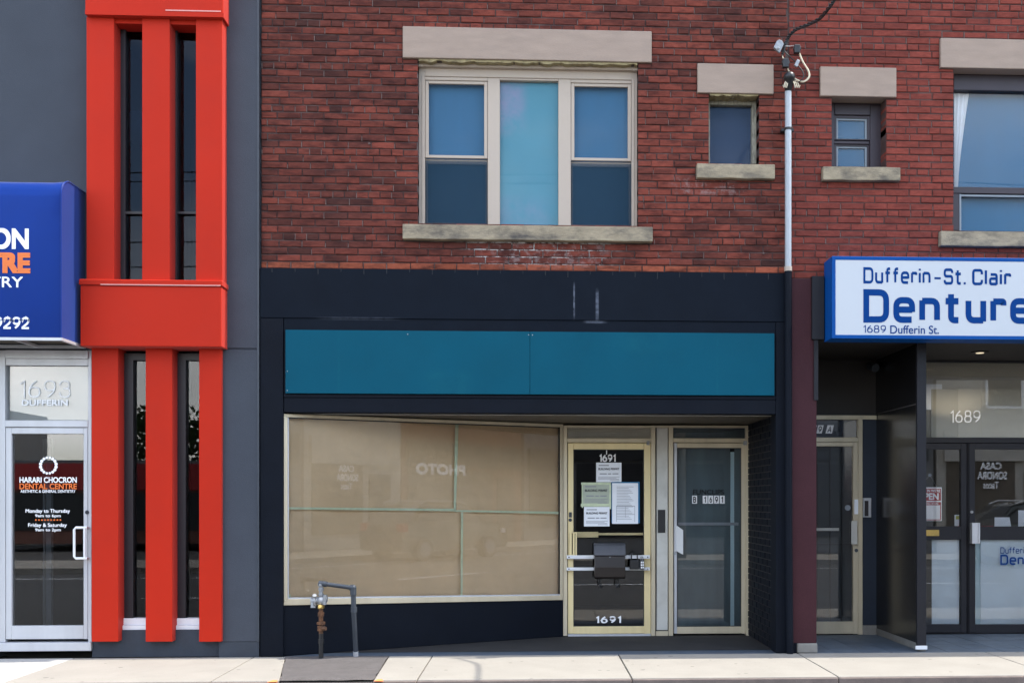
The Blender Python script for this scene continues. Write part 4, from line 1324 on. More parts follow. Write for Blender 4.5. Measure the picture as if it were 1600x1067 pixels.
# mailbox on the guard bars
ym = YD - .108
x0, x1, z0, z1 = R(929, 849, 977, 904, ym - .14)
MBX = thing('mailbox', 'black wall mailbox hung on the white bars of the gold door', 'mailbox', ((x0 + x1) / 2, ym, z0))
zm = Z(868, 953, ym - .14)
pr = [(ym, z0 + .0), (ym - .13, z0), (ym - .15, z0 + .02), (ym - .155, (z0 + zm) / 2), (ym - .14, zm - .004), (ym, zm - .004)]
MB().prism([(x0, y, z) for (y, z) in pr], (x1 - x0, 0, 0)).build('body', 'mail_black', MBX, bevel=.006, seg=2)
pr = [(ym, zm), (ym - .150, zm), (ym - .152, zm + .015), (ym - .10, z1 - .02), (ym - .06, z1), (ym, z1)]
MB().prism([(x0 - .006, y, z) for (y, z) in pr], (x1 - x0 + .012, 0, 0)).build('lid', 'mail_lid', MBX, bevel=.006, seg=2)
mb = MB().tube([P(953, 870, ym - .155), P(953, 870, ym - .163)], .008, 8); mb.build('lock', 'galvanised', MBX)
for px in (936, 963):
    mb = MB()
    a = P(px, 904, ym - .05)
    mb.tube([a, a + Vector((0, 0, -.06)), a + Vector((.008, -.02, -.095)), a + Vector((.012, -.055, -.10)), a + Vector((.012, -.065, -.07))], .006, 6)
    mb.tube([a + Vector((.02, 0, 0)), a + Vector((.022, 0, -.06)), a + Vector((.026, -.02, -.095)), a + Vector((.03, -.055, -.10)), a + Vector((.03, -.065, -.07))], .006, 6)
    mb.build('paper_hook', 'far_black', MBX, smooth=True)
# lock boxes hanging on the bars
yk = YD - .112
x0, x1, z0, z1 = R(984, 875, 999, 889, yk - .05)
KB = thing('lock_box', 'black lock box hanging from the upper white bar beside the mailbox', 'lock box', ((x0 + x1) / 2, yk, z0))
MB().box(x0, x1, yk - .05, yk, z0, z1).build('body', 'black_plastic', KB, bevel=.008, seg=2)
mb = MB().tube([(x0 + .02, yk - .02, z1 - .005), (x0 + .022, yk - .02, z1 + .06), (x0 + .035, yk - .015, z1 + .085), (x1 - .035, yk - .015, z1 + .085), (x1 - .022, yk - .02, z1 + .06), (x1 - .02, yk - .02, z1 - .005)], .007, 8)
mb.build('shackle', 'far_black', KB, smooth=True)
x0, x1, z0, z1 = R(999.8, 875.5, 1007, 889.5, yk - .05)
KC = thing('key_safe', 'small grey key safe with pale button panel near the right end of the white bars', 'key safe', ((x0 + x1) / 2, yk, z0))
MB().box(x0, x1, yk - .04, yk, z0, z1).build('body', 'steel_grey', KC, bevel=.006, seg=2)
mb = MB()
for k in range(3):
    for c in range(2):
        mb.box(x0 + .012 + c * .02, x0 + .027 + c * .02, yk - .044, yk - .0405, z0 + .014 + k * .03, z0 + .034 + k * .03)
mb.build('button', 'white_vinyl', KC)
MB().tube([(x0 + .015, yk - .02, z1 - .005), (x0 + .017, yk - .015, z1 + .045), (x1 - .017, yk - .015, z1 + .045), (x1 - .015, yk - .02, z1 - .005)], .006, 8).build('shackle', 'galvanised', KC, smooth=True)

# gas riser
yg = -.15
GR = thing('gas_riser', 'rusty gas riser with silver regulator in front of the papered window', 'gas pipe', (X(501, yg), yg, 0))
xg = X(501.5, yg)
z_ = lambda py, y=yg: Z(py, 502, y)
mb = MB().tube([(xg, yg, -.02), (xg, yg, z_(989))], .024, 12); mb.tube([(xg, yg, z_(1005)), (xg, yg, z_(998))], .03, 10)
mb.build('riser_base', 'black_plastic', GR, smooth=True)
mb = MB().tube([(xg, yg, z_(990)), (xg, yg, z_(950))], .022, 12)
for (a, b, r_) in ((985, 977, .036), (975, 971, .042), (962, 956, .032)):
    mb.tube([(xg, yg, z_(a)), (xg, yg, z_(b))], r_, 10)
mb.tube([(xg - .02, yg, z_(981)), (xg + .055, yg - .03, z_(981))], .022, 8)
mb.build('riser_pipe', 'rust', GR, smooth=True)
mb = MB().tube([(xg, yg, z_(950)), (xg, yg, z_(944))], .034, 8); mb.tube([(xg, yg - .01, z_(948)), (xg, yg - .05, z_(946))], .018, 8)
mb.build('valve', 'brass', GR, smooth=True)
mb = MB()
zc = z_(938)
mb.tube([(xg - .025, yg, zc), (xg - .05, yg, zc), (xg - .052, yg, zc), (xg - .066, yg, zc), (xg - .068, yg, zc), (xg - .10, yg, zc)], [.03, .04, .062, .062, .04, .034], 14)
mb.ball((xg, yg, zc), .045, 12, sc=(1, 1, 1.1)); mb.tube([(xg + .02, yg, zc + .02), (xg + .065, yg, zc + .02)], [.03, .034], 10)
mb.tube([(xg + .04, yg - .02, zc - .04), (xg + .045, yg - .02, zc + .06)], .02, 8)
mb.tube([(xg - .06, yg - .02, zc + .02), (xg - .055, yg - .05, zc + .06)], .022, 8)
mb.tube([(xg - .075, yg - .01, zc), (xg - .075, yg - .02, zc - .07)], .026, 8)
for k in range(6):
    a = k * math.pi / 3
    mb.tube([(xg - .075, yg + .052 * math.cos(a), zc + .052 * math.sin(a)), (xg - .048, yg + .052 * math.cos(a), zc + .052 * math.sin(a))], .008, 6)
mb.build('regulator', 'galvanised', GR, smooth=True)
mb = MB().tube([(xg, yg, zc + .03), (xg, yg, z_(915))], .020, 10)
for (a, b) in ((930, 927), (922, 918)): mb.tube([(xg, yg, z_(a)), (xg, yg, z_(b))], .028, 8)
mb.ball((xg, yg, z_(913)), .033, 10)
mb.build('union', 'galvanised', GR, smooth=True)
e0 = Vector((xg, yg, z_(911))); e1 = P(552, 918, yg - .03); e2 = P(556.5, 1021, -.06); e2.z = -.02
mb = MB().tube([e0, e1], .022, 12); mb.tube([e0 - Vector((.02, 0, 0)), e0 + (e1 - e0) * .18], .029, 10)
mb.ball(e1, .034, 10); mb.tube([e1 - (e1 - e0) * .10, e1], .030, 10)
mb.tube([e1, Vector((e1.x + .003, e1.y + .01, z_(955)))], .026, 12); mb.tube([Vector((e1.x + .003, e1.y + .01, z_(956))), e2], .025, 12)
mb.tube([e1, e1 - Vector((0, 0, .07))], .032, 10); mb.tube([Vector((e1.x + .003, e1.y + .01, z_(948))), Vector((e1.x + .004, e1.y + .012, z_(956)))], .032, 10)
mb.build('outlet_pipe', 'steel_grey', GR, smooth=True)
MB().tube([e2 + (Vector((e1.x, e1.y, z_(955))) - e2) * .16, e2], .027, 12).build('pipe_sleeve', 'silver_alu', GR, smooth=True)

# conduit between the two brick buildings
yc = -.06
CD = thing('conduit', 'tall electrical conduit at the joint of the brick buildings, white above and black below', 'pipe', (X(1232, yc), yc, 0))
xc = X(1231.5, yc); zz_ = lambda py: Z(py, 1232, yc)
MB().tube([(xc, yc, zz_(418)), (xc, yc, zz_(142))], .034, 14).build('upper_pipe', 'conduit_white', CD, smooth=True)
MB().tube([(xc + .02, yc + .01, .0), (xc + .012, yc, .5), (xc + .005, yc, 1.4), (xc, yc, zz_(425)), (xc, yc, zz_(418.5))], .038, 14).build('lower_pipe', 'black_paint', CD, smooth=True)
MB().tube([(xc, yc, zz_(424)), (xc, yc, zz_(417))], .041, 14).build('coupling', 'cream_trim', CD, smooth=True)
mb = MB().tube([(xc, yc, zz_(204)), (xc, yc, zz_(200))], .037, 14); mb.box(xc - .065, xc + .065, yc + .02, YBK + .005, zz_(204), zz_(200))
mb.build('pipe_strap', 'far_black', CD, smooth=True)
mb = MB().tube([(xc, yc, zz_(143)), (xc, yc - .01, zz_(136)), (xc, yc - .04, zz_(127))], [.034, .045, .05], 14)
mb.ball((xc, yc - .05, zz_(124)), .062, 12, sc=(1, 1.1, .9))
mb.build('weather_head', 'black_plastic', CD, smooth=True)
mb = MB()
for (dx, s) in ((-.05, -1), (-.035, -1), (-.02, -1), (.05, 1), (.07, 1), (.09, 1)):
    mb.tube([(xc + dx * .7, yc - .05, zz_(130)), (xc + dx, yc - .06, zz_(134)), (xc + dx + .012 * s, yc - .06, zz_(141)), (xc + dx + .02 * s, yc - .06, zz_(137))], .006, 6)
mb.build('wire_end', 'cable_cream', CD, smooth=True)

def spline(pts, n=10):
    pts = [Vector(p) for p in pts]; o = []
    for i in range(len(pts) - 1):
        a = pts[max(i - 1, 0)]; b = pts[i]; c = pts[i + 1]; d = pts[min(i + 2, len(pts) - 1)]
        for k in range(n):
            t = k / n
            o.append(.5 * ((2 * b) + (c - a) * t + (2 * a - 5 * b + 4 * c - d) * t * t + (3 * b - a - 3 * c + d) * t ** 3))
    return o + [pts[-1]]
SC = thing('service_cable', 'black twisted service cable with clamps and cream loop above the conduit', 'cable', (xc, yc, zz_(125)))
ys = -.10
main = [P(1222, 86, ys), P(1226, 72, ys), P(1232, 58, ys - .02), P(1243, 47, ys - .10), P(1262, 39, ys - .25), P(1281, 29, ys - .45), P(1297, 10, ys - .75)]
far0 = P(1306, -4, ys - .85); far1 = Vector((4.2, -15.6, 9.2))
far = [far0.lerp(far1, t) - Vector((0, 0, .5 * 4 * t * (1 - t))) * .6 for t in (0, .02, .05, .1, .2, .35, .5, .7, .85, 1)]
path = spline(main + far, 12)
for k in range(3):
    pp = [p + Vector((.012 * math.cos(i * .55 + k * 2.1), 0, .012 * math.sin(i * .55 + k * 2.1))) for i, p in enumerate(path)]
    MB().tube(pp, .008, 6).build('cable_strand', 'cable_black', SC, smooth=True)
def small_part(name, m, pts, r_, n=6):
    MB().tube(spline(pts, 8), r_, n).build(name, m, SC, smooth=True)
small_part('jumper', 'cable_black', [P(1228, 70, ys), P(1226, 80, ys - .02), P(1233, 88, ys - .03), P(1243, 97, ys - .03)], .006)
small_part('jumper', 'cable_black', [P(1246, 102, ys - .03), P(1254, 112, ys - .03), P(1255, 122, ys - .03), P(1246, 129, ys - .02), P(1237, 122, ys)], .006)
small_part('loop_wire', 'cable_cream', [P(1249, 84, ys), P(1255, 98, ys), P(1263, 111, ys), P(1264, 121, ys), P(1256, 128, ys), P(1246, 126, ys), P(1239, 121, ys)], .010, 8)
small_part('jumper', 'cable_cream', [P(1229, 105, ys), P(1233, 112, ys), P(1238, 119, ys), P(1234, 127, ys)], .007)
small_part('jumper', 'cable_cream', [P(1222, 86, ys), P(1224, 92, ys), P(1229, 98, ys)], .006)
small_part('jumper', 'galvanised', [P(1227, 72.5, ys - .02), P(1234, 72.8, ys - .02), P(1242, 72, ys - .02)], .004)
mb = MB()
c = P(1218, 72, ys)
mb.prism([P(1209, 74, ys - .03), P(1218.5, 83, ys - .03), P(1225, 69, ys - .03), P(1222, 63.5, ys - .03), P(1217, 62, ys - .03), P(1213.5, 65, ys - .03)], (0, .035, 0))
mb.tube([P(1216, 76, ys - .03), P(1216, 76, ys - .045)], .014, 8)
mb.build('wedge_clamp', 'galvanised', SC, bevel=.004)
for (cx_, cy_, wd, hg) in ((1246, 76, 9, 13), (1228, 98, 9, 14)):
    mb = MB().pbox(cx_ - wd / 2, cy_ - hg / 2, cx_ + wd / 2, cy_ + hg / 2, ys - .05, ys)
    mb.pbox(cx_ - wd / 2 - 1.5, cy_ - hg / 4, cx_ + wd / 2 + 1.5, cy_ + hg / 6, ys - .04, ys - .01)
    mb.build('connector', 'black_plastic', SC, bevel=.006, seg=2)
mb = MB().prism([P(1241, 102, ys - .05), P(1246, 105, ys - .05), P(1250.5, 95, ys - .05), P(1246, 92.5, ys - .05)], (0, .03, 0))
mb.build('connector', 'galvanised', SC, bevel=.004)

# ================================================================== RIGHT: DENTURE CLINIC BUILDING
XR0, XR1 = XM1 + .002, 9.6
BR_ = thing('brick_building', 'bright red brick building with the denture sign at the right edge', 'building', ((XR0 + 5) / 2 + 1, 0, 0))
ZR = Z(433, 1420, 0)
op_s = R(1300, 151, 1385, 261, YBK); op_b = R(1490, 108, 1790, 362, YBK)
li_s = R(1282, 105, 1401, 151, YBK - .03); li_b = R(1470, 63, 1812, 109, YBK - .03)
si_s = R(1286, 261, 1407, 282, YBK - .06); si_b = R(1470, 363, 1812, 386, YBK - .06)
wallr = sheet_with_holes(XR0, XR1, ZR - .05, ROOF, [op_s, op_b], YBK + .010, .26).build('wall', 'mortar_clean', BR_)
def bright(x, z, k, rnd):
    n1 = mnoise.noise(Vector((x * .8, z * .9, 13.1)))
    d = max(0, min(1, .28 + .3 * n1 + rnd.uniform(-.28, .3)))
    if x < XR0 + .3: d = min(1, d + .12)
    return Vector((.218, .050, .036)).lerp(Vector((.118, .031, .025)), d) * rnd.uniform(.93, 1.07)
lay_bricks(wallr, XR0 + .004, XR1, ZR - .02, ROOF - .1, [op_s, op_b, h2(li_s, .003), h2(li_b, .003), h2(si_s, .003), h2(si_b, .003)], YBK + .002, bright, 11, 'red', hdr=3, L=.245)
MB().box(XR0, XR1, YBK - .06, .4, ROOF - .1, ROOF + .06).build('coping', 'limestone', BR_, bevel=.01)
mb = MB().box(XR0, XR1, .4, 9, ROOF - .35, ROOF - .12); mb.box(XR1 - .2, XR1, .31, 9, 0, ROOF - .35); mb.box(XR0, XR1, 8.8, 9, 0, ROOF - .35)
mb.box(XR1 - .5, XR1 - .2, .05, .30, 0, ZR - .05)
mb.build('roof', 'far_grey', BR_)
stone('lintel', li_s, YBK - .03, .2, 'limestone', BR_); stone('lintel', li_b, YBK - .03, .2, 'limestone', BR_)
stone('window_sill', si_s, YBK - .065, .26, 'sill_stone', BR_, .008); stone('window_sill', si_b, YBK - .065, .26, 'sill_stone', BR_, .010)
room('upper_room', XR0 + .1, XR1 - .3, .32, 4, ZR + .1, ROOF - .5, 'dark_room', BR_)
# small plum window
YS = .20
x0, x1, z0, z1 = R(1296, 160, 1388, 262, YS)
xg0, xg1 = X(1304, YS), X(1352, YS)
mb = MB()
mb.box(x0, xg0, YS, YS + .08, z0, z1); mb.box(X(1360, YS), x1, YS + .01, YS + .08, z0, z1); mb.box(xg0, X(1360, YS), YS + .001, YS + .08, Z(180, 1340, YS), z1)
mb.box(xg0, X(1360, YS), YS + .03, YS + .09, Z(224, 1340, YS), Z(219, 1340, YS))
W3 = mb.build('window', 'plum_frame', BR_, bevel=.005)
for (a, b, dy) in ((181, 219, .02), (224.5, 262, .045)):
    x0_, x1_, z0_, z1_ = R(1303, a, 1359, b, YS + dy)
    MB().frame(x0_, x1_, z0_, z1_, .028, YS + dy, YS + dy + .03, wb=.012).build('sash', 'plum_frame', W3)
    MB().frame(x0_ + .028, x1_ - .028, z0_ + .012, z1_ - .028, .02, YS + dy + .012, YS + dy + .03, wb=0).build('sash_liner', 'sash_grey', W3)
    pane(W3, x0_ + .02, x1_ - .02, z0_, z1_ - .02, YS + dy + .022)
    MB().box(x0_, x1_, YS + dy + .036, YS + dy + .04, z0_, z1_).build('blind', 'blind_blue', W3)
# large plum window
YS = .18
x0, x1, z0, z1 = R(1489, 120, 1800, 362, YS)
mb = MB()
mb.box(x0, x1, YS - .02, YS + .08, Z(143, 1545, YS), z1)
mb.box(x0, x1, YS - .005, YS + .08, Z(303, 1545, YS), Z(293, 1545, YS))
mb.box(x0, X(1499, YS), YS + .002, YS + .08, z0, Z(303, 1545, YS)); mb.box(x1 - .05, x1, YS, YS + .08, z0, Z(143, 1545, YS))
mb.box(x0, x0 + .012, YS + .01, YS + .08, Z(293, 1545, YS), Z(143, 1545, YS))
W4 = mb.build('window', 'plum_frame', BR_, bevel=.004)
MB().box(X(1499.2, YS), X(1502, YS), YS + .0, YS + .05, z0, Z(303.5, 1500, YS)).build('sash_liner', 'sash_grey', W4)
MB().box(X(1502.2, YS), x1 - .05, YS + .01, YS + .05, Z(306.5, 1500, YS), Z(303.5, 1500, YS)).build('sash_liner', 'sash_grey', W4)
pane(W4, x0 + .01, x1 - .05, Z(293, 1545, YS), Z(143, 1545, YS), YS + .03)
pane(W4, X(1502, YS), x1 - .05, z0, Z(306, 1545, YS), YS + .04)
MB().box(x0, x1, YS + .10, YS + .105, z0, z1).build('blind', 'blind_blue', W4)
mb = MB()
n = 16
for i in range(n + 1):
    t = i / n; pu = 1490 + 24 * t
    for jn in range(9):
        s = jn / 8
        wdt = .25 + .75 * (1 - s) ** 1.3
        p = P(1491 + 24 * t * wdt, 143 + 150 * s, YS + .085)
        mb.v.append((p.x, YS + .082 + .010 * math.sin(t * 20), p.z))
for i in range(n):
    for jn in range(8):
        a = i * 9 + jn; mb.f.append((a, a + 1, a + 10, a + 9)); mb.m.append(0)
mb.build('curtain', 'curtain_white', W4, smooth=True)

# lower storefront of 1689
zsr = Z(533, 1420, 0)
xpl0, xpl1 = XR0 + .02, X(1275.5, 0)
MB().box(xpl0, xpl1, -.01, .25, Z(1004, 1258, 0), ZR - .03).build('pilaster', 'maroon_paint', BR_, bevel=.004)
MB().box(X(1245, 0), xpl1 + .008, -.022, .25, 0, Z(1004, 1258, 0) - .002).build('pilaster_base', 'block_stone', BR_, bevel=.008)
MB().box(xpl0, X(1245, 0) - .002, -.004, .25, 0, Z(1004, 1258, 0) - .002).build('pilaster_foot', 'black_paint', BR_)
MB().box(xpl1, XR1, .02, .25, zsr + .004, ZR - .03).build('sign_wall', 'charcoal_paint', BR_)
MB().pbox(1272, 531, 1278.5, 625, -.03, .1).build('trim_strip', 'charcoal_paint', BR_)
MB().box(xpl1 - .05, XR1, -.012, 1.7, zsr - .0, zsr + .003).build('soffit', 'brown_black', BR_)
YD = 1.5
# floor: tiles
ft = MB().box(xpl1 - .2, XR1, -.03, 1.7, -.06, -.010).build('entry_floor', 'joint_dark', BR_)
tiles = []
nx0 = xpl1 - .1
for i in range(11):
    for jn in range(5):
        a = nx0 + i * .305; b = -.025 + jn * .305
        if a > X(1620, 1.0): continue
        MB().box(a, a + .299, b, b + .299, -.012, -.003 + random.uniform(-.0007, .0007)).build('floor_tile', 'floor_tile', ft)
# dark side wall and charcoal column
xsw = X(1437, 0.1)
MB().box(xsw - .01, xsw + .05, .09, 1.66, .075, zsr).build('partition', 'black_gloss', BR_)
MB().box(xsw - .014, xsw + .05, .06, 1.66, 0, .075).build('partition_base', 'block_stone', BR_)
MB().box(xsw - .013, xsw - .0105, .12, 1.6, Z(640, 1410, .8), Z(640, 1410, .8) + .012).build('partition_joint', 'joint_dark', BR_)
MB().pbox(1433, 534, 1447.5, 1012, .05, .0899).build('column', 'charcoal_paint', BR_, bevel=.003)
MB().pbox(1431, 1008.5, 1449, 1014, .03, .0499).build('column_patch', 'white_paint', BR_)
# back wall and the 1689 A door
xbl = xpl1 - .03
MB().box(xbl, xsw, YD + .01, YD + .16, Z(649, 1320, YD), zsr + .002).build('back_wall', 'brown_black', BR_)
MB().box(xpl1 - .07, xpl1 - .032, .251, YD + .2, 0, zsr).build('side_wall', 'brown_black', BR_)
mb = MB()
mb.pbox(1219, 648.5, 1370, 655, YD - .04, YD + .06); mb.pbox(1341, 655, 1348, 991, YD - .039, YD + .06); mb.pbox(1219, 683, 1341, 690, YD - .036, YD + .06)
mb.build('entrance_frame', 'gold_alu', BR_, bevel=.003)
MB().pbox(1348.5, 655.5, 1370, 976, YD - .01, YD + .05).build('side_panel', 'navy_panel', BR_)
MB().pbox(1348, 976.5, 1371, 992, YD - .02, YD + .05).build('panel_base', 'block_stone', BR_)
ppane(BR_, 1219, 655, 1341, 683, YD + .005, 'door_glass', 'transom_pane')
MB().pbox(1219, 655, 1341, 683, YD + .02, YD + .03).build('transom_backing', 'navy_panel', BR_)
mb2 = MB()
for (a, ch) in ((1247, '1'), (1257, '6'), (1266.5, '8'), (1277, '9'), (1291.5, 'A')):
    x0_, x1_, z0_, z1_ = R(a, 664, a + (8.6 if ch != 'A' else 10), 677, YD - .002)
    sl = .012
    MB().prism([(x0_ - sl, YD - .002, z0_), (x1_ - sl, YD - .002, z0_), (x1_ + sl, YD - .002, z1_), (x0_ + sl, YD - .002, z1_)], (0, .003, 0)).build('number_tile', 'white_vinyl', BR_)
    pnum(mb2, ch, a + (2.6 if ch == '1' else 1.7), 665.8, a + (5.6 if ch == '1' else 6.9 if ch != 'A' else 8.3), 675.4, YD - .004, th=.22, lean=.2)
mb2.build('lettering', 'ink_dark', BR_)
mb = MB()
mb.pbox(1219, 690.5, 1333, 697, YD - .03, YD + .02); mb.pbox(1333, 690.5, 1340.6, 990, YD - .03, YD + .02); mb.pbox(1219, 971, 1333, 990, YD - .028, YD + .02)
D3 = mb.build('door', 'gold_alu', BR_, bevel=.003)
MB().pbox(1219, 697, 1333, 971, YD + .03, YD + .035).build('security_screen', 'door_grille', D3)
ppane(D3, 1219, 697, 1333, 971, YD - .005, 'door_glass')
mb = MB()
for px in (1277.5, 1297.5, 1315.5): mb.pbox(px - .8, 698, px + .8, 971, YD + .012, YD + .03)
mb.pbox(1220, 849.2, 1333, 850.8, YD + .012, YD + .029)
mb.build('grille_bar', 'far_black', D3)
MB().pbox(1276, 824.5, 1311, 829, YD + .008, YD + .0115).build('push_bar', 'beige_panel', D3)
mb = MB().prism([P(1330, 813.5, YD - .035), P(1330, 850, YD - .035), P(1339.5, 850, YD - .07), P(1339.5, 813.5, YD - .07)], (.004, .008, 0))
mb.build('handle', 'beige_panel', D3)
MB().pbox(1335, 780, 1341, 803, YD - .034, YD - .0305).build('strike_plate', 'paper_white', D3)
MB().tube([P(1338, 859.5, YD - .03), P(1338, 859.5, YD - .04)], .022, 12).build('lock', 'steel_grey', D3, smooth=True)
MB().tube([P(1324.5, 793, YD - .006), P(1324.5, 793, YD - .009)], .034, 16).build('sticker', 'sash_grey', D3)
LB = thing('intercom', 'narrow silver intercom box on the dark navy panel beside the 1689 A door', 'intercom', (X(1355, YD), YD - .02, Z(808, 1355, YD)))
MB().pbox(1349, 777.5, 1361.5, 808, YD - .05, YD - .012).build('housing', 'silver_alu', LB, bevel=.004)
MB().pbox(1351, 782, 1357, 806, YD - .054, YD - .0505).build('faceplate', 'dark_frame', LB)
room('stair_room', xbl + .02, xsw - .02, YD + .2, 3, 0, 2.6, 'dark_room', BR_)

# glazed clinic front
xe = XR1 - .3
zq = lambda py: Z(py, 1525, YD)
mb = MB()
mb.box(X(1440, YD), xe, YD - .03, YD + .06, zq(692), zq(683.5)); mb.box(X(1440, YD), xe, YD - .02, YD + .06, zsr - .02, zsr + .002)
mb.box(X(1511, YD), X(1513.8, YD), YD - .012, YD + .06, 0, zq(692) - .001)
mb.box(X(1440, YD), xe, YD - .03, YD + .06, 0.0, zq(988.5))
mb.build('entrance_frame', 'charcoal_paint', BR_, bevel=.003)
TP = pane(BR_, X(1440, YD), xe, zq(683.5), zsr - .02, YD + .01, 'door_glass', 'transom_pane')
def leaf(pl, pr, gl, gr, gl2=None):
    gl2 = gl2 or gl
    m_ = MB()
    m_.pbox(pl, 692.5, gl, 988, YD - .025, YD + .03); m_.pbox(gr, 692.5, pr, 988, YD - .025, YD + .03)
    m_.pbox(gl, 692.5, gr, 702, YD - .023, YD + .03); m_.pbox(gl, 822, gr, 843, YD - .023, YD + .03); m_.pbox(gl, 975, gr, 988, YD - .023, YD + .03)
    d_ = m_.build('door', 'charcoal_paint', BR_, bevel=.003)
    ppane(d_, gl, 702, gr, 822, YD + .0, 'clinic_glass'); ppane(d_, gl, 843, gr, 975, YD + .0, 'door_glass')
    return d_
D4 = leaf(1434, 1510.5, 1438, 1501.5)
D5 = leaf(1514.3, 1700, 1523.5, 1690)
MB().pbox(1456, 841, 1503, 977, YD + .035, YD + .04).build('frosted_film', 'frost_film', D4)
MB().pbox(1532, 841, 1700, 977, YD + .035, YD + .04).build('frosted_film', 'frost_film', D5)
MB().pbox(1524, 841, 1532, 977, YD + .05, YD + .055).build('film_edge', 'frost_pale', D5)
MB().pbox(1445, 827.5, 1467.5, 837, YD - .03, YD - .0235).build('mail_slot', 'brass', D4, bevel=.002)
mb = MB().pbox(1519, 816.5, 1521.5, 849, YD - .10, YD - .026); mb.pbox(1521.5, 816.5, 1529, 849, YD - .09, YD - .085); mb.pbox(1529, 816.5, 1531.5, 849, YD - .10, YD - .026)
mb.build('handle', 'silver_alu', D5, bevel=.002)
MB().tube([P(1518.5, 799.5, YD - .025), P(1518.5, 799.5, YD - .035)], .018, 12).build('lock', 'galvanised', D5, smooth=True)
mb = MB(); pnum(mb, '1689', 1485, 641, 1532, 660, YD + .008, th=.11, gap=.16); mb.build('lettering', 'white_vinyl', BR_)
mb = MB()
x0_, x1_, z0_, z1_ = R(1563, 854.5, 1606, 864.5, YD - .002); stroke_text(mb, 'Dufferin', x0_, x1_, z0_, z1_, YD - .002, th=.15)
x0_, x1_, z0_, z1_ = R(1563, 866, 1644, 882, YD - .002); stroke_text(mb, 'Denture', x0_, x1_, z0_, z1_, YD - .002, th=.20)
mb.build('lettering', 'letter_blue', D5)
# inside the clinic: pale bulkhead, panels added close behind the glass to catch light, counter
for (a, b, m_, yy) in ((1430, 1455, 'kraft_dim', .07), (1455.2, 1497, 'indoor_taupe', .045), (1497.2, 1533, 'indoor_beige', .05), (1533.2, 1700, 'indoor_beige', .045)):
    MB().pbox(a, 608, b, 684, YD + yy, YD + yy + .02).build('added_light_catcher', m_, BR_)
MB().box(X(1430, 1.7), xe, YD + .14, YD + .3, Z(608, 1525, 1.64), zsr + .3).build('bulkhead', 'indoor_beige', BR_)
MB().pbox(1447, 600, 1472, 640, YD + .05, YD + .055).build('window_paper', 'paper_white', BR_)
MB().pbox(1456, 613, 1498, 623, YD + .08, YD + .09).build('window_plaque', 'kraft_paper', BR_)
room('clinic_room', xsw + .06, xe, YD + .12, 5.5, 0, zsr + .4, 'grey_room', BR_)
MB().box(X(1540, 2.8), xe, 2.7, 3.3, 0.02, 1.05).build('reception_counter', 'far_black', BR_)
# recessed lamp in the soffit
c = P(1531, 559, .75)
mb = MB().tube([(c.x, c.y, zsr + .001), (c.x, c.y, zsr - .012)], .10, 20)
mb.build('downlight', 'brown_black', BR_, smooth=True)
MB().tube([(c.x, c.y, zsr - .0125), (c.x, c.y, zsr - .016)], .045, 16).build('lamp_lens', 'lamp_glow', BR_, smooth=True)
ld = bpy.data.lights.new('downlight_lamp', 'SPOT')
ld.energy = 9; ld.spot_size = rad(150); ld.spot_blend = .6; ld.shadow_soft_size = .05; ld.color = (1, .86, .66)
lo = bpy.data.objects.new('downlight_lamp', ld); COL.objects.link(lo); lo.location = (c.x, c.y, zsr - .03)

# security camera under the soffit
c = P(1366, 573, 1.3)
SCm = thing('security_camera', 'small dark security camera under the soffit above the 1689 A door', 'camera', (c.x, c.y, c.z))
MB().tube([c + Vector((-.02, .08, .02)), c + Vector((.0, -.05, -.02))], .05, 14).build('body', 'steel_grey', SCm, smooth=True)
MB().tube([c + Vector((.0, .0, .03)), c + Vector((.04, .1, .06)), c + Vector((.05, .19, .06))], .015, 8).build('bracket', 'steel_grey', SCm, smooth=True)

# open sign and cards behind the clinic glass
YO = YD + .06
OS = thing('open_sign', 'red and white open sign hanging behind the clinic glass', 'sign', (X(1452, YO), YO, Z(814, 1452, YO)))
MB().pbox(1430, 761, 1471.5, 813.5, YO, YO + .004).build('card', 'white_vinyl', OS)
mb = MB().pbox(1431.5, 763, 1470.3, 782, YO - .002, YO - .0005); mb.pbox(1431.5, 784, 1470.3, 789, YO - .002, YO - .0005); mb.pbox(1469, 789.2, 1470.3, 811, YO - .002, YO - .0005); mb.pbox(1431.5, 811.2, 1470.3, 812.5, YO - .002, YO - .0005)
mb.build('red_print', 'poster_red', OS)
mb = MB(); ptext(mb, "COME IN WE'RE", 1433, 764, 1469, 768.5, YO - .0035, bold=.02); ptext(mb, 'OPEN', 1434, 770, 1466.5, 780.5, YO - .0035, bold=.03); ptext(mb, 'BUSINESS HOURS', 1438, 785, 1466, 788, YO - .0035, bold=.01)
mb.build('lettering', 'white_vinyl', OS)
MB().tube([P(1437, 761, YO), P(1453, 742, YO), P(1464, 761, YO)], .003, 5).build('cord', 'ink_grey', OS)
MB().tube([P(1453, 742, YO - .03), P(1453, 742, YO)], .02, 12).build('suction_hook', 'sash_grey', OS)
LC = thing('leaflet', 'small white leaflet with yellow top behind the left clinic door glass', 'leaflet', (X(1496, YO), YO, Z(821, 1496, YO)))
MB().pbox(1491.5, 804, 1501, 821.5, YO, YO + .003).build('sheet', 'paper_white', LC)
MB().pbox(1493.5, 805.5, 1499.5, 811, YO - .002, YO - .0005).build('print', 'card_yellow', LC)
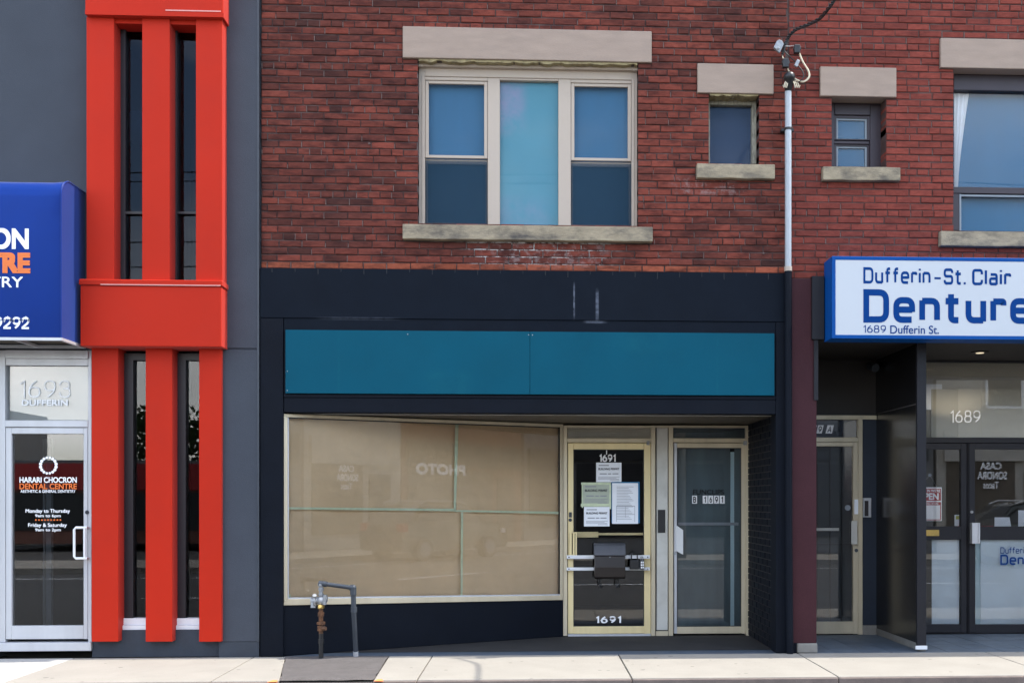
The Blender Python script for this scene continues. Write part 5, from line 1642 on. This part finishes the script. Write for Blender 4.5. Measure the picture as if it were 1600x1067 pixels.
for (px0, py0, px1, py1, lab) in ((1554, 808, 1581, 822, 'low white card standing left inside the clinic door'), (1591, 797, 1640, 822, 'tall white card standing at the right inside the clinic door')):
    x0_, x1_, z0_, z1_ = R(px0, py0, px1, py1, YD + .3)
    o = MB().prism([(x0_, YD + .3, z0_ - .05), (x1_, YD + .3, z0_ - .05), (x1_ - .015, YD + .33, z1_), (x0_ + .015, YD + .33, z1_)], (0, .004, 0)).build('card_stand', 'paper_white')
    tag(o, lab, 'card', 'white cards inside the clinic door')

# denture sign
YSG = -.30
x0, z0 = X(1300, YSG), Z(529.5, 1420, YSG); z1 = Z(401.5, 1420, YSG)
x1 = 7.2
SG = thing('shop_sign', 'white lightbox sign with blue frame and blue denture lettering', 'sign', ((x0 + x1) / 2, YSG / 2, z0))
xi = X(1288.5, -.02)
MB().prism([(x0, YSG + .012, z0 + .004), (x1, YSG + .012, z0 + .004), (x1, YSG + .012, z1 - .004), (x0, YSG + .012, z1 - .004)], (0, -YSG - .02, 0)).build('cabinet', 'sign_blue', SG)
MB().frame(x0, x1, z0, z1, .038, YSG, YSG + .0115).build('sign_frame', 'sign_blue', SG, bevel=.003)
MB().box(x0 + .037, x1 - .037, YSG + .004, YSG + .0112, z0 + .037, z1 - .037).build('face', 'sign_white', SG)
yl = YSG + .002
mb = MB()
def st(s, px0, py0, px1, py1, th, gap=.17):
    a = R(px0, py0, px1, py1, yl); stroke_text(mb, s, *a, yl, th=th, gap=gap)
st('Dufferin', 1349, 418, 1454, 443.5, .205); a = R(1460, 433.2, 1470, 436.4, yl); mb.add([(a[0], yl, a[2]), (a[1], yl, a[2]), (a[1], yl, a[3]), (a[0], yl, a[3])], [(0, 1, 2, 3)])
st('St.', 1474.5, 419.5, 1509, 445, .205); st('Clair', 1519, 420.5, 1580, 446, .205)
a = R(1349, 453, 1612, 505, yl); stroke_text(mb, 'Denture', *a, yl, th=.235)
pnum(mb, '1689', 1349, 508, 1384.5, 520, yl, th=.14, gap=.16); ptext(mb, 'Dufferin St.', 1391, 508.5, 1467, 521.5, yl, bold=.006)
mb.build('lettering', 'letter_blue', SG)
MB().box(X(1268, -.02), x0 - .012, -.05, .018, Z(531, 1280, 0), ZR - .01).build('mounting_board', 'charcoal_paint', SG)

# ================================================================== ACROSS THE STREET (seen as reflections, and bouncing light)
YO2 = -17.6
MB().box(-60, 60, -18, -14.6, -.29, -.01).build('far_sidewalk', 'concrete', kind='structure')
def mirror_hit(px, py, plane_p, plane_n, Yt):
    d = ray(px, py)
    t = (plane_p - CAM).dot(plane_n) / d.dot(plane_n)
    p = CAM + d * t
    r = d - plane_n * 2 * d.dot(plane_n)
    k = (Yt - p.y) / r.y
    return p + r * k
hit_ph0 = mirror_hit(645, 733, Vector((A.x, A.y, 0)), nv, YO2); hit_ph1 = mirror_hit(722, 733, Vector((A.x, A.y, 0)), nv, YO2)
n_flat = Vector((0, -1, 0))
hc0 = mirror_hit(1524, 745, Vector((0, 1.5, 0)), n_flat, YO2); hc1 = mirror_hit(1568, 745, Vector((0, 1.5, 0)), n_flat, YO2)
carp0 = mirror_hit(520, 895, Vector((A.x, A.y, 0)), nv, -13.6); carp1 = mirror_hit(800, 880, Vector((A.x, A.y, 0)), nv, -13.6)
print('PHOTO', hit_ph0, hit_ph1, 'CASA', hc0, hc1, 'CAR', carp0, carp1)

def far_shop(x0, x1, h_, m, label, signs, band='far_black', win=True, YO2=YO2, glass_m='far_black', top=2.7):
    o = thing('shop_building', label, 'building', ((x0 + x1) / 2, YO2, 0))
    MB().box(x0, x1, YO2 - 8, YO2, 0, h_).build('wall', m, o)
    MB().box(x0, x1, YO2 - .0, YO2 + .12, h_ - .25, h_ + .1).build('cornice', 'far_grey', o)
    MB().box(x0 + .2, x1 - .2, YO2, YO2 + .15, min(2.8, h_ - 1.0), min(3.7, h_ - .02)).build('sign_band', band, o)
    f = MB().box(x0 + .3, x1 - 1.8, YO2, YO2 + .05, .5, min(top, h_ - 1.1)).build('display_window', glass_m, o)
    MB().box(x1 - 1.5, x1 - .5, YO2, YO2 + .05, .02, min(2.5, h_ - 1.1)).build('door', 'far_black', o)
    if win:
        nwin = max(1, int((x1 - x0) // 2.6))
        for k in range(nwin):
            xc_ = x0 + (x1 - x0) * (k + .5) / nwin
            wf = MB().frame(xc_ - .6, xc_ + .6, 4.4, 6.0, .08, YO2 + .0, YO2 + .06).build('window', 'white_paint', o)
            MB().box(xc_ - .52, xc_ + .52, YO2 + .005, YO2 + .02, 4.48, 5.92).build('pane', 'far_black', wf)
    for (txt, xa_, xb_, za, zb_, mm, bd) in signs:
        mb_ = MB(); add_text(mb_, txt, (max(xa_, xb_), YO2 + .16, za), (-1, 0, 0), (0, 0, 1), abs(xb_ - xa_), zb_ - za, bold=bd)
        mb_.build('lettering', mm, o)
    return o
zph = hit_ph0.z
far_shop(min(hit_ph0.x, hit_ph1.x) - .55, max(hit_ph0.x, hit_ph1.x) + 3.5, 7.0, 'far_brick', 'brick photo shop across the street, seen reflected in the papered window',
         [('PHOTO', hit_ph0.x, hit_ph1.x, zph - .18, zph + .22, 'white_vinyl', .05)])
zcs = hc0.z
cw = hc1.x - hc0.x
far_shop(hc0.x - 1.2, min(hit_ph0.x, hit_ph1.x) - .6, 6.6, 'far_render', 'pale taco shop across the street, seen reflected in the clinic door glass',
         [('CASA', hc0.x + .1 * cw, hc0.x + .85 * cw, zcs + .22, zcs + .44, 'white_vinyl', .03), ('SONORA', hc0.x, hc1.x + .05 * cw, zcs - .08, zcs + .16, 'white_vinyl', .03), ('Tacos', hc0.x + .2 * cw, hc0.x + .75 * cw, zcs - .36, zcs - .14, 'white_vinyl', .02)], band='far_render', glass_m='bark', top=zcs + .5)
lastx = max(hit_ph0.x, hit_ph1.x) + 3.6
far_shop(-20, 1.0, 3.0, 'far_brick', 'low brick shop with red awning band across the street, seen reflected in the 1693 door', [], band='far_red', win=False, YO2=-29)
if hc0.x - 1.4 > 1.2:
    far_shop(1.05, hc0.x - 1.3, 6.0, 'far_grey', 'grey shop across the street beside the taco shop, seen reflected in the 1691 doors', [], win=True)
far_shop(lastx + .1, lastx + 9, 6.2, 'far_grey', 'grey shop across the street to the right of the photo shop, seen only in reflections', [])
far_shop(-40, -22, 5.4, 'far_grey', 'grey shop across the street, farthest left and only seen in reflections', [], band='far_red', win=False, YO2=-30)

def tree(x, y, h_, r_, seed):
    rnd = random.Random(seed)
    o = thing('street_tree', 'leafy tree across the street, seen reflected in the 1693 door glass', 'tree', (x, y, 0))
    mb_ = MB().tube([(x, y, 0), (x + .1, y, h_ * .35), (x, y + .1, h_ * .7)], [.22, .16, .06], 8)
    for k in range(6):
        a = k * 1.05
        mb_.tube([(x, y, h_ * .38), (x + math.cos(a) * r_ * .6, y + math.sin(a) * r_ * .6, h_ * (.6 + .05 * (k % 3)))], [.09, .03], 6)
    mb_.build('trunk', 'bark', o)
    lf = MB()
    for k in range(2600):
        while True:
            p = Vector((rnd.uniform(-1, 1), rnd.uniform(-1, 1), rnd.uniform(-1, 1)))
            if p.length < 1 and p.length > .25: break
        n_ = mnoise.noise(p * 2.3 + Vector((seed, 0, 0)))
        if n_ < -.12: continue
        c_ = Vector((x, y, h_ * .66)) + Vector((p.x * r_, p.y * r_, p.z * h_ * .36))
        u = Vector((rnd.uniform(-1, 1), rnd.uniform(-1, 1), rnd.uniform(-.6, .6))).normalized(); v_ = u.orthogonal().normalized()
        s = rnd.uniform(.12, .22)
        lf.add([c_ - u * s, c_ + v_ * s * .6, c_ + u * s, c_ - v_ * s * .6], [(0, 1, 2, 3)])
    lf.build('crown', 'leaf_a', o)
tree(-16.5, -37.5, 6.0, 2.6, 4)

# utility pole and wires opposite
PO = thing('utility_pole', 'wooden utility pole across the street with overhead wires, seen only in reflections', 'pole', (4.2, -15.6, 0))
MB().tube([(4.2, -15.6, 0), (4.2, -15.6, 10.5)], [.16, .11], 12).build('pole', 'bark', PO, smooth=True)
MB().box(3.2, 5.2, -15.66, -15.54, 9.6, 9.75).build('crossarm', 'bark', PO)
for (y_, z__) in ((-15.5, 9.9), (-15.9, 9.8), (-15.6, 8.2), (-15.65, 7.6)):
    MB().tube(spline([(-60, y_, z__ + .3), (-30, y_, z__ - .5), (4.2, y_, z__), (35, y_, z__ - .5), (60, y_, z__ + .3)], 8), .016, 5).build('overhead_wire', 'cable_black', PO)

# parked car opposite
def car(x, y, dirx=1):
    o = thing('parked_car', 'dark sport utility car parked across the street, seen reflected in the papered window', 'car', (x, y, -.15))
    prof_ = [(-2.25, .35), (-2.3, .75), (-2.2, 1.05), (-1.95, 1.15), (-1.55, 1.62), (-1.2, 1.70), (.3, 1.68), (.75, 1.55), (1.25, 1.12), (2.0, 1.0), (2.3, .85), (2.32, .4), (2.2, .3), (-2.15, .3)]
    P3 = lambda a, b, yy: (x + dirx * a, y + yy, b - .15)
    mb_ = MB()
    secs = [(-.92, .92, 0), (-.88, 1, .0), (.88, 1, 0), (.92, .92, 0)]
    rings = []
    for (yy, sc_) in ((-.80, .97), (-.90, 1.0), (-.90, 1.0), (.90, 1.0), (.80, .97)):
        pass
    for i, (yy, sc_) in enumerate(((-.78, .975), (-.90, 1.0), (.90, 1.0), (.78, .975))):
        for (a, b) in prof_:
            tum = 1 - max(0, b - 1.05) * .22
            mb_.v.append(P3(a * sc_, .3 + (b - .3) * (1.0 if 0 < i < 3 else .985), yy * tum))
    n_ = len(prof_)
    for i in range(3):
        for k in range(n_):
            k2 = (k + 1) % n_
            mb_.f.append((i * n_ + k, i * n_ + k2, (i + 1) * n_ + k2, (i + 1) * n_ + k)); mb_.m.append(0)
    mb_.f.append(tuple(range(n_ - 1, -1, -1))); mb_.m.append(0); mb_.f.append(tuple(3 * n_ + k for k in range(n_))); mb_.m.append(0)
    body = mb_.build('body', 'car_paint', o, smooth=True, bevel=.03, seg=2)
    for s in (-1, 1):
        wn = MB().prism([P3(-1.75, 1.18, s * .885), P3(1.0, 1.16, s * .885), P3(.6, 1.52, s * .80), P3(-1.35, 1.58, s * .80)], (0, s * .02, 0))
        wn.build('side_window', 'far_black', o)
        MB().tube([P3(-1.45, 1.66, s * .76), P3(-1.2, 1.75, s * .76), P3(.2, 1.73, s * .76), P3(.55, 1.62, s * .76)], .025, 6).build('roof_rail', 'galvanised', o, smooth=True)
        MB().box(x + dirx * -2.27, x + dirx * -2.05, y + s * .62, y + s * .87, .72, .95).build('tail_light', 'lamp_red', o)
        MB().box(x + dirx * 2.1, x + dirx * 2.3, y + s * .55, y + s * .85, .6, .75).build('headlight', 'white_vinyl', o)
        for a in (-1.42, 1.42):
            wh = MB().tube([P3(a, .34, s * .70), P3(a, .34, s * .93)], .34, 20).build('wheel', 'rubber', o, smooth=True)
            MB().tube([P3(a, .34, s * .93), P3(a, .34, s * .945)], .22, 16).build('rim', 'galvanised', wh, smooth=True)
cxm = (carp0.x + carp1.x) / 2
car(cxm, -13.4, -1 if carp0.x > carp1.x else 1)
